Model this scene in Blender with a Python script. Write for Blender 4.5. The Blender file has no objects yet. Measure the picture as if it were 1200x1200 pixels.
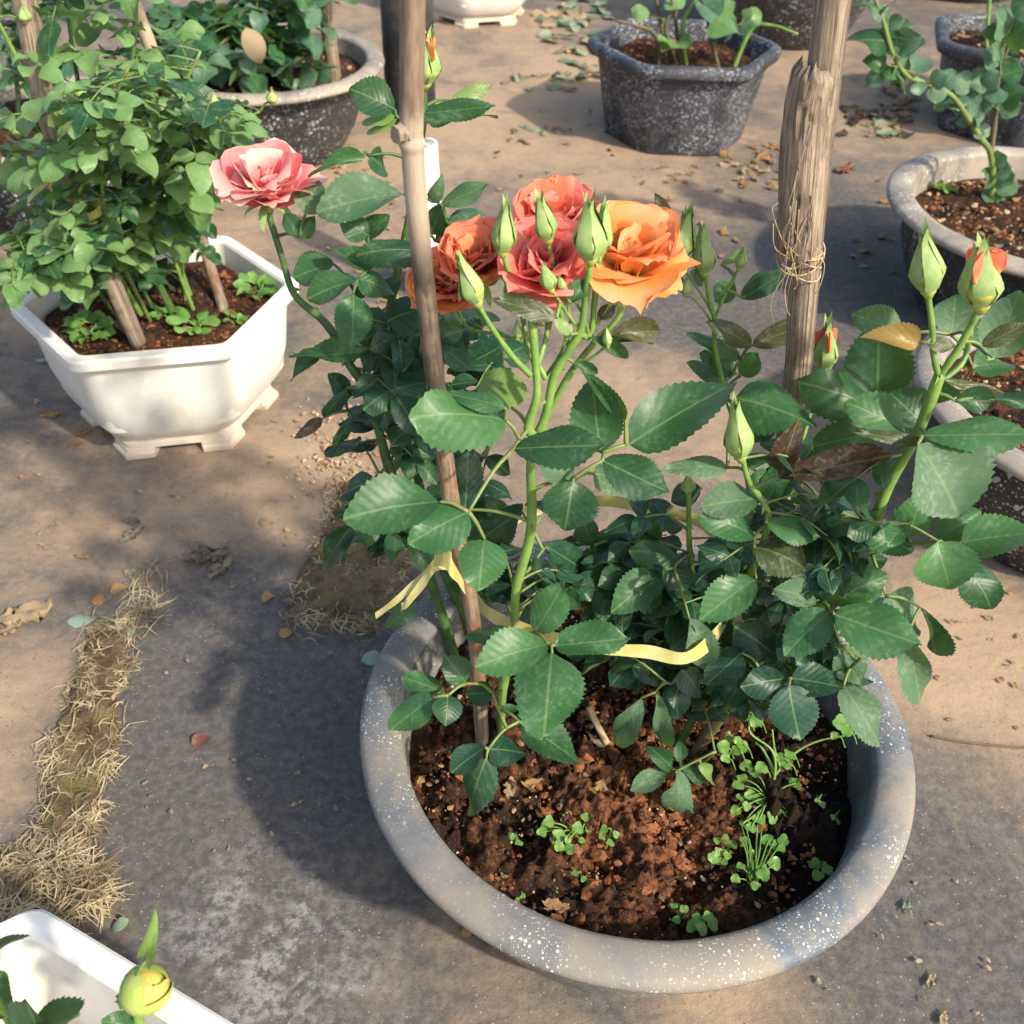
import bpy, bmesh, math, random
from math import sin, cos, pi, radians, sqrt, atan2
from mathutils import Vector, Matrix, noise
random.seed(7)
scene = bpy.context.scene
COL = scene.collection
V = Vector

# ------------------------------------------------------------------ camera
CAM = V((0, 0, .94)); PITCH = radians(40.2); ROLL = radians(2.14); FPX = 1200.0
cd = bpy.data.cameras.new('camera'); cam = bpy.data.objects.new('camera', cd); COL.objects.link(cam)
cd.sensor_width = 36; cd.lens = 36 * FPX / 1200; cd.clip_start = .01; cd.clip_end = 400
cd.dof.use_dof = True; cd.dof.focus_distance = .80; cd.dof.aperture_fstop = 12
cam.matrix_world = Matrix.Translation(CAM) @ Matrix.Rotation(pi/2 - PITCH, 4, 'X') @ Matrix.Rotation(ROLL, 4, 'Z')
scene.camera = cam
scene.cycles.max_bounces = 4; scene.cycles.diffuse_bounces = 3; scene.cycles.glossy_bounces = 1; scene.cycles.transmission_bounces = 3
scene.render.resolution_x = scene.render.resolution_y = 1024
# ------------------------------------------------------------------ sky, sun, exposure
SUN_EL = radians(39); SUN_AZ = atan2(-.66, .75)          # azimuth of the sun seen from the scene (x, y)
w = bpy.data.worlds.new('World'); scene.world = w; w.use_nodes = True
nt = w.node_tree; bg = nt.nodes['Background']; sk = nt.nodes.new('ShaderNodeTexSky')
sk.sky_type = 'NISHITA'; sk.sun_disc = False; sk.sun_elevation = SUN_EL
sk.sun_rotation = pi/2 - SUN_AZ; sk.dust_density = 3.0; sk.air_density = 1.2
nt.links.new(sk.outputs[0], bg.inputs[0]); bg.inputs[1].default_value = .15
sl = bpy.data.lights.new('sun', 'SUN'); sl.energy = 3.5; sl.angle = radians(2.2); sl.color = (1, .90, .74)
so = bpy.data.objects.new('sun', sl); COL.objects.link(so)
sd = V((cos(SUN_EL)*cos(SUN_AZ), cos(SUN_EL)*sin(SUN_AZ), sin(SUN_EL)))
so.rotation_euler = sd.to_track_quat('Z', 'Y').to_euler(); so.location = (3, -2, 4)
scene.view_settings.view_transform = 'Standard'; scene.view_settings.look = 'None'
scene.view_settings.exposure = .74; scene.view_settings.gamma = 1

# ------------------------------------------------------------------ helpers
def ray(px, py):
    x = (px-600)/FPX; y = -(py-600)/FPX
    x, y = cos(ROLL)*x - sin(ROLL)*y, sin(ROLL)*x + cos(ROLL)*y
    return V((x, cos(PITCH) + y*sin(PITCH), -sin(PITCH) + y*cos(PITCH)))
def at(px, py, Y=None, z=None):
    d = ray(px, py)
    t = Y/d.y if Y is not None else (z-CAM.z)/d.z
    return CAM + d*t
def topix(p):
    q = cam.matrix_world.inverted() @ p
    return 600 + FPX*q.x/-q.z, 600 - FPX*q.y/-q.z
def link(o, parent=None):
    COL.objects.link(o)
    if parent: o.parent = parent
    return o
def props(o, label=None, cat=None, group=None, kind=None):
    if label: o['label'] = label
    if cat: o['category'] = cat
    if group: o['group'] = group
    if kind: o['kind'] = kind
    return o
def empty(name, loc, label, cat, group=None):
    o = bpy.data.objects.new(name, None); o.location = loc; o.empty_display_size = .02
    return props(link(o), label, cat, group)
def meshdata(name, verts, faces, mat, uvs=None, smooth=True):
    me = bpy.data.meshes.new(name); me.from_pydata([tuple(v) for v in verts], [], faces)
    if uvs:
        ul = me.uv_layers.new(name='UVMap')
        for l in me.loops: ul.data[l.index].uv = uvs[l.vertex_index]
    if smooth: me.polygons.foreach_set('use_smooth', [True]*len(me.polygons))
    me.materials.append(mat); me.update()
    if smooth and mat.name == 'white_plastic': me.set_sharp_from_angle(angle=radians(28))
    return me
def obj(name, me, parent=None, M=None):
    """M is a world matrix; parent roots are unrotated, unscaled."""
    o = bpy.data.objects.new(name, me); link(o, parent)
    if M is not None:
        if parent:
            base = V((0, 0, 0)); q = parent
            mats = []
            while q: mats.append(q.matrix_basis.copy()); q = q.parent
            W = Matrix.Identity(4)
            for m in reversed(mats): W = W @ m
            M = W.inverted() @ M
        o.matrix_basis = M
    return o
def wmesh(name, verts, faces, mat, parent=None, uvs=None, smooth=True):
    """mesh given in world coordinates"""
    org = V((0, 0, 0))
    q = parent
    while q: org += q.location; q = q.parent
    if not parent:
        xs = [v[0] for v in verts]; ys = [v[1] for v in verts]; zs = [v[2] for v in verts]
        org = V(((min(xs)+max(xs))/2, (min(ys)+max(ys))/2, min(zs)))
    me = meshdata(name, [V(v)-org for v in verts], faces, mat, uvs, smooth)
    o = bpy.data.objects.new(name, me); link(o, parent)
    if not parent: o.location = org
    return o
def catmull(pts, n=6):
    P = [pts[0]*2-pts[1]] + pts + [pts[-1]*2-pts[-2]]; out = []
    for i in range(1, len(P)-2):
        a, b, c, d = P[i-1], P[i], P[i+1], P[i+2]
        for k in range(n):
            t = k/n
            out.append(.5*((2*b) + (c-a)*t + (2*a-5*b+4*c-d)*t*t + (3*b-a-3*c+d)*t**3))
    out.append(pts[-1]); return out
def tube(path, rad, sides=8, caps=True):
    vs, fs = [], []
    up = V((.3, .8, .2)).normalized(); n = len(path)
    for i, p in enumerate(path):
        t = (path[min(i+1, n-1)] - path[max(i-1, 0)])
        t = t.normalized() if t.length > 1e-9 else V((0, 0, 1))
        a = up.cross(t)
        if a.length < .05: a = V((1, 0, 0)).cross(t)
        a.normalize(); b = t.cross(a); up = b
        r = rad(i/(n-1)) if callable(rad) else rad
        for k in range(sides):
            an = 2*pi*k/sides
            vs.append(p + (a*cos(an) + b*sin(an))*r)
        if i:
            o = (i-1)*sides
            for k in range(sides):
                k2 = (k+1) % sides
                fs.append((o+k, o+k2, o+sides+k2, o+sides+k))
    if caps:
        fs.append(tuple(range(sides-1, -1, -1))); fs.append(tuple((n-1)*sides+k for k in range(sides)))
    return vs, fs
def tubeuv(path, sides):
    n = len(path); return [(i/(n-1), k/sides) for i in range(n) for k in range(sides)]
def lathe(prof, seg=96, close=False):
    vs, fs = [], []
    for (r, z) in prof:
        for k in range(seg): vs.append(V((r*cos(2*pi*k/seg), r*sin(2*pi*k/seg), z)))
    for i in range(len(prof)-1):
        for k in range(seg):
            k2 = (k+1) % seg
            fs.append((i*seg+k, i*seg+k2, (i+1)*seg+k2, (i+1)*seg+k))
    fs.append(tuple(range(seg-1, -1, -1)))
    return vs, fs
def polyring(n, phase, bev=.12):
    """unit polygon outline with rounded corners"""
    out = []
    c = [V((cos(phase+2*pi*k/n), sin(phase+2*pi*k/n))) for k in range(n)]
    for k in range(n):
        a, b, d = c[k-1], c[k], c[(k+1) % n]
        p, q = b + (a-b)*bev, b + (d-b)*bev
        for t in (0, .33, .67, 1):
            out.append(p*(1-t)**2 + b*2*t*(1-t) + q*t*t)
    return out
def polylathe(prof, n, phase, bev=.12):
    """prof: (radius, z[, bevel])"""
    vs, fs = [], []
    m = None
    for pr in prof:
        ring = polyring(n, phase, pr[2] if len(pr) > 2 else bev); m = len(ring)
        for q in ring: vs.append(V((q.x*pr[0], q.y*pr[0], pr[1])))
    for i in range(len(prof)-1):
        for k in range(m):
            k2 = (k+1) % m
            fs.append((i*m+k, i*m+k2, (i+1)*m+k2, (i+1)*m+k))
    fs.append(tuple(range(m-1, -1, -1)))
    return vs, fs

# ------------------------------------------------------------------ materials
class N:
    def __init__(s, name):
        s.m = bpy.data.materials.new(name); s.m.use_nodes = True; s.t = s.m.node_tree
        s.b = s.t.nodes['Principled BSDF']; s.out = s.t.nodes['Material Output']
    def n(s, typ, **kw):
        x = s.t.nodes.new('ShaderNode'+typ)
        for k, v in kw.items():
            if k in x.inputs: x.inputs[k].default_value = v
            else: setattr(x, k, v)
        return x
    def l(s, a, b): s.t.links.new(a, b)
    def inp(s, sock, v):
        if hasattr(v, 'is_output') or hasattr(v, 'links'): s.l(v, sock)
        else: sock.default_value = v
    def math(s, op, a, b=0.0, c=0.0, clamp=False):
        x = s.n('Math', operation=op); x.use_clamp = clamp
        for i, v in enumerate((a, b, c)): s.inp(x.inputs[i], v)
        return x.outputs[0]
    def mix(s, f, a, b, typ='MIX'):
        x = s.n('Mix', data_type='RGBA', blend_type=typ)
        s.inp(x.inputs[0], f)
        for i, v in ((6, a), (7, b)):
            if isinstance(v, (tuple, list)): x.inputs[i].default_value = (*v[:3], 1)
            else: s.l(v, x.inputs[i])
        return x.outputs[2]
    def rng(s, v, a, b, c=0.0, d=1.0, smooth=True):
        x = s.n('MapRange'); x.interpolation_type = 'SMOOTHSTEP' if smooth else 'LINEAR'
        s.inp(x.inputs[0], v)
        for i, q in enumerate((a, b, c, d)): x.inputs[i+1].default_value = q
        return x.outputs[0]
    def noise(s, scale, detail=4, rough=.55, vec=None, dist=0):
        x = s.n('TexNoise', Scale=scale, Detail=detail, Roughness=rough, Distortion=dist)
        if vec: s.l(vec, x.inputs['Vector'])
        return x.outputs[0]
    def bump(s, h, strength=.3, dist=.002):
        x = s.n('Bump', Strength=strength, Distance=dist); s.l(h, x.inputs['Height'])
        s.l(x.outputs[0], s.b.inputs['Normal']); return x
    def set(s, col=None, rough=.5, spec=.5):
        if col is not None: s.inp(s.b.inputs['Base Color'], (*col[:3], 1) if isinstance(col, (tuple, list)) else col)
        s.inp(s.b.inputs['Roughness'], rough); s.b.inputs['Specular IOR Level'].default_value = spec
        return s.m
def leafmat(name, c1, c2, under, trans=(.16, .30, .04), dust=.25, rough=.29, tf=.26, spots=None):
    s = N(name); uv = s.n('UVMap'); sp = s.n('SeparateXYZ'); s.l(uv.outputs[0], sp.inputs[0])
    u, v = sp.outputs[0], sp.outputs[1]
    av = s.math('ABSOLUTE', s.math('SUBTRACT', v, .5))
    oi = s.n('ObjectInfo'); rnd = oi.outputs['Random']
    tc = s.n('TexCoord').outputs['Object']
    geo = s.n('NewGeometry')
    midrib = s.rng(av, .008, .03, 1, 0)
    ph = s.math('SUBTRACT', s.math('MULTIPLY', u, 7.5), s.math('MULTIPLY', av, 5.0))
    side = s.math('SINE', s.math('MULTIPLY', ph, 2*pi))
    vein = s.rng(side, .86, 1.0, 0, 1)
    n1 = s.noise(3.0, 3, .6, geo.outputs['Position']); n1.node.inputs['Scale'].default_value = 45
    n2 = s.noise(230, 2, .65, geo.outputs['Position'])
    f = s.math('ADD', s.math('MULTIPLY', rnd, .95), s.math('MULTIPLY', s.math('SUBTRACT', n1, .5), 1.5), clamp=True)
    c = s.mix(f, c1, c2)
    c = s.mix(s.math('MULTIPLY', vein, .10), c, (.16, .28, .10))
    c = s.mix(s.math('MULTIPLY', midrib, .42), c, (.20, .30, .11))
    dm = s.math('MAXIMUM', s.math('MULTIPLY', s.rng(n2, .46, .66), s.rng(n1, .38, .62)), s.math('MULTIPLY', s.rng(n2, .66, .70), .9))
    c = s.mix(s.math('MULTIPLY', dm, dust), c, (.34, .38, .31))
    if spots:
        sv = s.rng(s.noise(70, 2, .5, geo.outputs['Position']), .62, .68)
        c = s.mix(s.math('MULTIPLY', sv, .8), c, spots)
    c = s.mix(s.math('MULTIPLY', geo.outputs['Backfacing'], .75), c, under)
    s.set(c, s.math('ADD', rough, s.math('MULTIPLY', n2, .25)), .38)
    hgt = s.math('SUBTRACT', s.math('MULTIPLY', s.math('ADD', side, 1), .35), s.math('MULTIPLY', midrib, .9))
    hgt = s.math('ADD', hgt, s.math('MULTIPLY', n2, .5))
    s.bump(hgt, .16, .0010)
    tr = s.n('BsdfTranslucent'); s.inp(tr.inputs[0], (*trans, 1))
    mx = s.n('MixShader'); mx.inputs[0].default_value = tf
    s.l(s.b.outputs[0], mx.inputs[1]); s.l(tr.outputs[0], mx.inputs[2]); s.l(mx.outputs[0], s.out.inputs[0])
    return s.m
M = {}
M['leaf'] = leafmat('leaf_green', (.015, .060, .026), (.038, .122, .042), (.12, .20, .10), dust=.15)
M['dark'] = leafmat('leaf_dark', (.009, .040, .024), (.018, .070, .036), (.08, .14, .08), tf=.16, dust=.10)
M['bright'] = leafmat('leaf_bright', (.028, .108, .038), (.062, .170, .055), (.15, .24, .10), dust=.18)
M['dusty'] = leafmat('leaf_dusty', (.055, .125, .062), (.09, .17, .088), (.16, .21, .13), dust=.35, rough=.5)
M['pale'] = leafmat('leaf_pale', (.14, .26, .06), (.20, .30, .09), (.20, .28, .12), trans=(.3, .42, .06), tf=.3)
M['bronze'] = leafmat('leaf_bronze', (.045, .065, .022), (.085, .075, .03), (.15, .12, .05), trans=(.25, .18, .03))
M['brown'] = leafmat('leaf_brown', (.06, .03, .018), (.035, .03, .02), (.13, .10, .04), trans=(.2, .09, .03))
M['amber'] = leafmat('leaf_amber', (.30, .20, .05), (.22, .17, .06), (.30, .22, .08), trans=(.4, .25, .05))
M['bush'] = leafmat('leaf_bush', (.085, .195, .055), (.16, .29, .10), (.21, .29, .14), trans=(.25, .40, .06), tf=.28, dust=.35)
M['bluebush'] = leafmat('leaf_bluebush', (.05, .125, .075), (.09, .18, .11), (.17, .23, .15), dust=.4)
M['deadleaf'] = leafmat('leaf_dead', (.42, .24, .10), (.30, .16, .07), (.38, .24, .12), trans=(.4, .2, .06), rough=.7)
M['tanleaf'] = leafmat('leaf_tan', (.42, .31, .19), (.32, .23, .14), (.40, .31, .2), trans=(.3, .2, .1), rough=.75)
M['greyleaf'] = leafmat('leaf_greydry', (.30, .25, .19), (.19, .14, .10), (.30, .25, .2), trans=(.2, .15, .1), rough=.8)
M['cutleaf'] = leafmat('leaf_cut', (.17, .24, .16), (.28, .30, .21), (.26, .30, .22), dust=.6, rough=.6)
M['mintleaf'] = leafmat('leaf_mint', (.30, .40, .30), (.36, .44, .33), (.36, .42, .34), dust=.5, rough=.55)
M['redleaf'] = leafmat('leaf_red', (.20, .075, .05), (.28, .14, .09), (.3, .15, .1), trans=(.3, .08, .05), rough=.7)
M['weed'] = leafmat('leaf_weed', (.11, .26, .05), (.19, .36, .08), (.20, .32, .1), trans=(.32, .5, .06), tf=.3, dust=.15)
def stemmat(name, c1, c2, rough=.45, scale=60):
    s = N(name); p = s.n('NewGeometry').outputs['Position']
    n1 = s.noise(scale, 4, .6, p); n2 = s.noise(scale*6, 3, .6, p)
    c = s.mix(s.rng(n1, .35, .65), c1, c2); s.set(c, rough, .4); s.bump(n2, .25, .0006)
    s.b.inputs['Subsurface Weight'].default_value = .0
    return s.m
M['stem'] = stemmat('stem_green', (.19, .31, .065), (.12, .23, .05))
M['stemdark'] = stemmat('stem_dark_green', (.075, .15, .04), (.05, .10, .035))
M['stembrown'] = stemmat('stem_brown', (.13, .09, .045), (.09, .085, .04), .7)
M['stalk'] = stemmat('stalk_green', (.14, .24, .06), (.16, .16, .06))
M['bud'] = stemmat('bud_green', (.31, .41, .08), (.42, .47, .14), .5, 90)
M['budyellow'] = stemmat('bud_yellow', (.44, .40, .08), (.36, .44, .12), .5, 90)
M['sepal'] = stemmat('sepal_green', (.21, .33, .10), (.30, .40, .15), .55, 120)
def petalmat(name, base, mid, edge, stripe=None):
    s = N(name); uv = s.n('UVMap'); sp = s.n('SeparateXYZ'); s.l(uv.outputs[0], sp.inputs[0])
    p = s.n('NewGeometry').outputs['Position']; n1 = s.noise(55, 3, .5, p)
    rnd = s.n('ObjectInfo').outputs['Random']
    t = s.math('ADD', sp.outputs[0], s.math('ADD', s.math('MULTIPLY', s.math('SUBTRACT', n1, .5), .55), s.math('MULTIPLY', s.math('SUBTRACT', rnd, .5), .45)))
    c = s.mix(s.rng(t, .05, .5), base, mid); c = s.mix(s.rng(t, .55, 1.0), c, edge)
    vv = s.n('Mapping'); vv.inputs['Scale'].default_value = (2, 34, 1); s.l(uv.outputs[0], vv.inputs[0])
    n2 = s.noise(1.5, 3, .6, vv.outputs[0])
    c = s.mix(s.math('MULTIPLY', s.rng(n2, .45, .8), .3), c, stripe or edge)
    s.set(c, .5, .3); s.bump(n2, .25, .0007)
    tr = s.n('BsdfTranslucent'); s.l(c, tr.inputs[0])
    mx = s.n('MixShader'); mx.inputs[0].default_value = .45
    s.l(s.b.outputs[0], mx.inputs[1]); s.l(tr.outputs[0], mx.inputs[2]); s.l(mx.outputs[0], s.out.inputs[0])
    return s.m
M['petal_orange'] = petalmat('petal_orange', (.97, .74, .22), (.97, .40, .10), (.97, .42, .20), (.97, .66, .34))
M['petal_coral'] = petalmat('petal_coral', (.96, .50, .18), (.95, .22, .11), (.96, .30, .18), (.97, .46, .30))
M['petal_pink'] = petalmat('petal_pink', (.95, .32, .18), (.95, .19, .14), (.96, .34, .28), (.97, .54, .46))
M['petal_yellow'] = petalmat('petal_yellow', (.72, .62, .14), (.78, .66, .16), (.76, .60, .18), (.82, .74, .34))
M['petal_faded'] = petalmat('petal_faded', (.86, .12, .15), (.92, .24, .25), (.94, .60, .52), (.95, .78, .68))
def speckled(name, base, dustc, speck, sc, thr, dust=.3, rough=.45, lo=.36, hi=.68):
    s = N(name); p = s.n('TexCoord').outputs['Object']
    c = s.mix(s.math('MULTIPLY', s.rng(s.noise(8, 4, .6, p, .4), lo, hi), dust), base, dustc)
    c = s.mix(s.math('MULTIPLY', s.rng(s.noise(45, 4, .7, p), .42, .66), dust*.6), c, dustc)
    hs = None
    for k, (q, th) in enumerate(((sc, thr), (sc*2.1, thr*.9))):
        vo = s.n('TexVoronoi', Scale=q); s.l(p, vo.inputs['Vector'])
        sep = s.n('SeparateColor'); s.l(vo.outputs['Color'], sep.inputs[0])
        rad = s.math('MULTIPLY', s.math('POWER', sep.outputs[0], 2.2), th)
        m = s.rng(s.math('SUBTRACT', vo.outputs['Distance'], rad), -.03, .03, 1, 0)
        dens = s.rng(s.noise(12, 2, .6, p), .38, .62, .12, 1)
        c = s.mix(s.math('MULTIPLY', m, s.math('MULTIPLY', dens, .9)), c, speck)
    s.set(c, s.rng(s.noise(30, 3, .6, p), .3, .7, rough-.08, rough+.2), .4)
    s.bump(s.noise(220, 4, .7, p), .25, .0008)
    return s.m
M['rimpot'] = speckled('speckled_grey_plastic', (.088, .112, .142), (.25, .215, .17), (.62, .64, .62), 290, .42, .85, .56, .34, .66)
M['blackpot'] = speckled('speckled_black_plastic', (.015, .016, .019), (.08, .075, .07), (.42, .44, .46), 120, .52, .35, .5)
M['hexpot'] = speckled('speckled_dark_plastic', (.016, .018, .025), (.085, .088, .098), (.36, .38, .42), 190, .62, .5, .5)
M['greyrim'] = speckled('grey_dusty_rim', (.17, .155, .14), (.36, .31, .25), (.55, .53, .5), 120, .42, .9, .6)
s = N('white_plastic'); p = s.n('TexCoord').outputs['Object']; sz = s.n('SeparateXYZ'); s.l(p, sz.inputs[0])
c = s.mix(s.math('MULTIPLY', s.rng(s.noise(9, 5, .7, p), .46, .68), .45), (.70, .69, .64), (.55, .48, .38))
c = s.mix(s.math('MULTIPLY', s.rng(s.math('ADD', sz.outputs[2], s.math('MULTIPLY', s.noise(25, 4, .6, p), .05)), .02, .095, 1, 0), .7), c, (.50, .37, .24))
s.set(c, .38, .45); s.bump(s.noise(60, 3, .5, p), .12, .001); M['white'] = s.m
s = N('soil'); p = s.n('NewGeometry').outputs['Position']
n1 = s.noise(16, 5, .65, p, .4); n2 = s.noise(140, 5, .7, p); n3 = s.noise(420, 3, .6, p)
c = s.mix(s.rng(n1, .40, .56), (.030, .020, .014), (.145, .058, .026))
c = s.mix(s.rng(n2, .35, .72), (.018, .012, .009), c); c = s.mix(s.math('MULTIPLY', s.rng(n3, .60, .72), .55), c, (.30, .17, .09))
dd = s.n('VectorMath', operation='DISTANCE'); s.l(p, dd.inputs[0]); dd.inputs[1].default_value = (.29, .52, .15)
c = s.mix(s.math('MULTIPLY', s.rng(s.math('ADD', dd.outputs['Value'], s.math('MULTIPLY', s.math('SUBTRACT', n1, .5), .12)), .08, .13, 1, 0), .85), c, (.012, .010, .009))  # black humus at right, darkened to paint in the rim's shade
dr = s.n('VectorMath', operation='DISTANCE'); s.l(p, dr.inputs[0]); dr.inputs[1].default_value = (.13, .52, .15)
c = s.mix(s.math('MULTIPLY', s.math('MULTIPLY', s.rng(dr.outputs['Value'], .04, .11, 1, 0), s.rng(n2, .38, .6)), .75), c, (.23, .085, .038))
s.set(c, .92, .15); s.bump(s.math('ADD', n2, s.math('MULTIPLY', n3, .5)), .9, .004); M['soil'] = s.m
s = N('soil_crumbs'); p = s.n('NewGeometry').outputs['Position']
n1 = s.noise(16, 5, .65, p, .4); n2 = s.noise(240, 2, .6, p)
c = s.mix(s.rng(n1, .42, .54), (.042, .028, .019), (.23, .090, .040)); c = s.mix(s.math('MULTIPLY', s.rng(n2, .5, .7), .5), c, (.24, .12, .06))
s.set(c, .95, .1); s.bump(s.noise(500, 3, .6, p), .6, .002); M['crumb'] = s.m
s = N('red_clods'); p = s.n('NewGeometry').outputs['Position']
s.set(s.mix(s.rng(s.noise(60, 3, .6, p), .4, .6), (.15, .058, .027), (.30, .125, .060)), .95, .1); s.bump(s.noise(420, 3, .7, p), .8, .003); M['clod'] = s.m
s = N('tan_crumbs'); p = s.n('NewGeometry').outputs['Position']
s.set(s.mix(s.rng(s.noise(40, 3, .6, p), .4, .62), (.30, .20, .12), (.48, .36, .22)), .9, .15); M['tancrumb'] = s.m
s = N('dry_straw'); p = s.n('NewGeometry').outputs['Position']
s.set(s.mix(s.rng(s.noise(30, 4, .7, p), .38, .62), (.17, .125, .07), (.46, .37, .22)), .8, .2); M['straw'] = s.m
s = N('mossy_soil'); p = s.n('NewGeometry').outputs['Position']
c = s.mix(s.rng(s.noise(35, 5, .7, p), .4, .6), (.10, .065, .035), (.19, .14, .08)); c = s.mix(s.math('MULTIPLY', s.rng(s.noise(22, 3, .6, p), .5, .7), .6), c, (.16, .17, .05))
s.set(c, .95, .1); s.bump(s.noise(150, 5, .7, p), 1, .006); M['patch'] = s.m
s = N('bamboo'); uv = s.n('UVMap'); mp = s.n('Mapping'); mp.inputs['Scale'].default_value = (16, 9, 1); s.l(uv.outputs[0], mp.inputs[0])
sp = s.n('SeparateXYZ'); s.l(uv.outputs[0], sp.inputs[0]); p = s.n('NewGeometry').outputs['Position']
n1 = s.noise(1, 5, .65, mp.outputs[0]); n2 = s.noise(28, 4, .65, p)
c = s.mix(s.rng(n1, .38, .62), (.13, .095, .068), (.33, .255, .185))
u_ = sp.outputs[0]
pale = s.math('MULTIPLY', s.rng(u_, .56, .61), s.rng(u_, .72, .75, 1, 0)); c = s.mix(s.math('MULTIPLY', pale, .6), c, (.50, .41, .31))
mid = s.math('MULTIPLY', s.rng(u_, .42, .48), s.rng(u_, .57, .64, 1, 0))
c = s.mix(s.math('MULTIPLY', s.math('MULTIPLY', s.rng(s.math('ADD', s.math('MULTIPLY', n1, .6), s.math('MULTIPLY', n2, .4)), .40, .54), mid), .92), c, (.05, .036, .03))
low = s.rng(u_, .34, .46, 1, 0); low = s.math('MULTIPLY', low, s.rng(u_, .06, .12))
c = s.mix(s.math('MULTIPLY', s.math('MULTIPLY', s.rng(n2, .35, .6), low), .8), c, (.20, .085, .042))
c = s.mix(s.math('MULTIPLY', s.rng(u_, .73, .77), .6), c, (.19, .135, .09))
s.set(c, .62, .3); s.bump(n1, .5, .0012); M['bamboo'] = s.m
s = N('weathered_wood'); uv = s.n('UVMap'); mp = s.n('Mapping'); mp.inputs['Scale'].default_value = (4, 26, 1); s.l(uv.outputs[0], mp.inputs[0])
p = s.n('NewGeometry').outputs['Position']; n1 = s.noise(1.2, 6, .7, mp.outputs[0], .3); n2 = s.noise(40, 4, .65, p)
c = s.mix(s.rng(n1, .35, .65), (.17, .125, .085), (.47, .38, .285)); c = s.mix(s.math('MULTIPLY', s.rng(n2, .48, .68), .5), c, (.10, .075, .055))
n4 = s.n('Mapping'); n4.inputs['Scale'].default_value = (9, 95, 1); s.l(uv.outputs[0], n4.inputs[0]); ck = s.noise(1.0, 4, .7, n4.outputs[0], .6)
c = s.mix(s.math('MULTIPLY', s.rng(ck, .56, .66), .75), c, (.055, .038, .028))
s.set(c, .8, .2); s.bump(n1, .9, .003); M['wood'] = s.m
s = N('twine'); s.set((.44, .33, .18), .85, .2); M['twine'] = s.m
s = N('yellow_tape'); p = s.n('NewGeometry').outputs['Position']
s.set(s.mix(s.rng(s.noise(60, 3, .6, p), .35, .7), (.52, .46, .13), (.60, .56, .26)), .4, .5)
tr = s.n('BsdfTranslucent'); tr.inputs[0].default_value = (.7, .6, .15, 1); mx = s.n('MixShader'); mx.inputs[0].default_value = .25
s.l(s.b.outputs[0], mx.inputs[1]); s.l(tr.outputs[0], mx.inputs[2]); s.l(mx.outputs[0], s.out.inputs[0]); M['tape'] = s.m
s = N('black_pipe'); p = s.n('NewGeometry').outputs['Position']
s.set(s.mix(s.math('MULTIPLY', s.rng(s.noise(25, 4, .6, p), .4, .7), .5), (.022, .022, .024), (.09, .08, .07)), .6, .3); M['blackpipe'] = s.m
s = N('white_pipe'); p = s.n('NewGeometry').outputs['Position']
s.set(s.mix(s.math('MULTIPLY', s.rng(s.noise(25, 4, .6, p), .4, .7), .3), (.78, .80, .76), (.6, .58, .5)), .45, .4); M['whitepipe'] = s.m
s = N('pebble'); s.set((.42, .40, .36), .8, .2); M['pebble'] = s.m

# ground cloth: dark woven cloth under tan dust, some shade painted into its tone
s = N('dusty_ground_cloth'); p = s.n('NewGeometry').outputs['Position']
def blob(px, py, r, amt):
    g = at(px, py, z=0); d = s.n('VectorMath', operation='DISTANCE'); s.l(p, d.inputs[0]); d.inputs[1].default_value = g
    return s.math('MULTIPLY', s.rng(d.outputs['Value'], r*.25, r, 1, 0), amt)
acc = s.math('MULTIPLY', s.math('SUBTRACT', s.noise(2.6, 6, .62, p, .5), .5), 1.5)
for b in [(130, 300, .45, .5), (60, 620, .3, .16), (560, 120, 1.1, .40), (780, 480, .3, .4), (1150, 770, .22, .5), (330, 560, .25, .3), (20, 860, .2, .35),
          (330, 860, .32, -.75), (200, 700, .2, -.22), (300, 1130, .22, -.26), (880, 350, .4, -.42), (1080, 1120, .25, -.25), (1050, 300, .35, -.3), (180, 990, .13, .28), (860, 1170, .12, .28),  # negative blobs: darker cloth, plus tree shade and soft planter shadow painted in
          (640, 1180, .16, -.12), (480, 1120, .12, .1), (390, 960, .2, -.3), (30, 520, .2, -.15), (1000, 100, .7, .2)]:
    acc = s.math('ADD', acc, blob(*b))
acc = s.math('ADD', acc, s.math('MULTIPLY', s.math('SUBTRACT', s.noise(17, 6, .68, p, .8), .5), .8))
dust_shade = s.rng(acc, -.28, .62)
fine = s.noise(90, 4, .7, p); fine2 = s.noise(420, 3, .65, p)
c = s.mix(dust_shade, (.074, .073, .074), (.37, .258, .165))
c = s.mix(s.math('MULTIPLY', s.rng(s.noise(7, 5, .7, p, 1.2), .5, .72), .35), c, (.20, .165, .125))
c = s.mix(s.math('MULTIPLY', s.rng(s.noise(33, 5, .75, p), .55, .75), .45), c, (.07, .062, .056))
c = s.mix(s.math('MULTIPLY', s.rng(fine, .35, .7), .18), c, (.42, .33, .24)); c = s.mix(s.math('MULTIPLY', s.rng(fine2, .62, .75), .22), c, (.06, .05, .045))
lime = s.math('MULTIPLY', s.math('ADD', blob(290, 1085, .115, 1.0), blob(350, 1160, .12, .9)), s.math('MULTIPLY', s.rng(s.noise(20, 5, .7, p), .38, .6), s.rng(fine, .35, .65)), clamp=True)
c = s.mix(s.math('MULTIPLY', lime, .42), c, (.42, .42, .43))
vg = s.n('TexVoronoi', Scale=260); s.l(p, vg.inputs['Vector']); sg = s.n('SeparateColor'); s.l(vg.outputs['Color'], sg.inputs[0])
gm = s.math('MULTIPLY', s.rng(vg.outputs['Distance'], .15, .28, 1, 0), s.rng(sg.outputs[0], .86, .9)); gd = s.math('MULTIPLY', s.rng(vg.outputs['Distance'], .2, .34, 1, 0), s.rng(sg.outputs[1], .86, .9))
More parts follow.
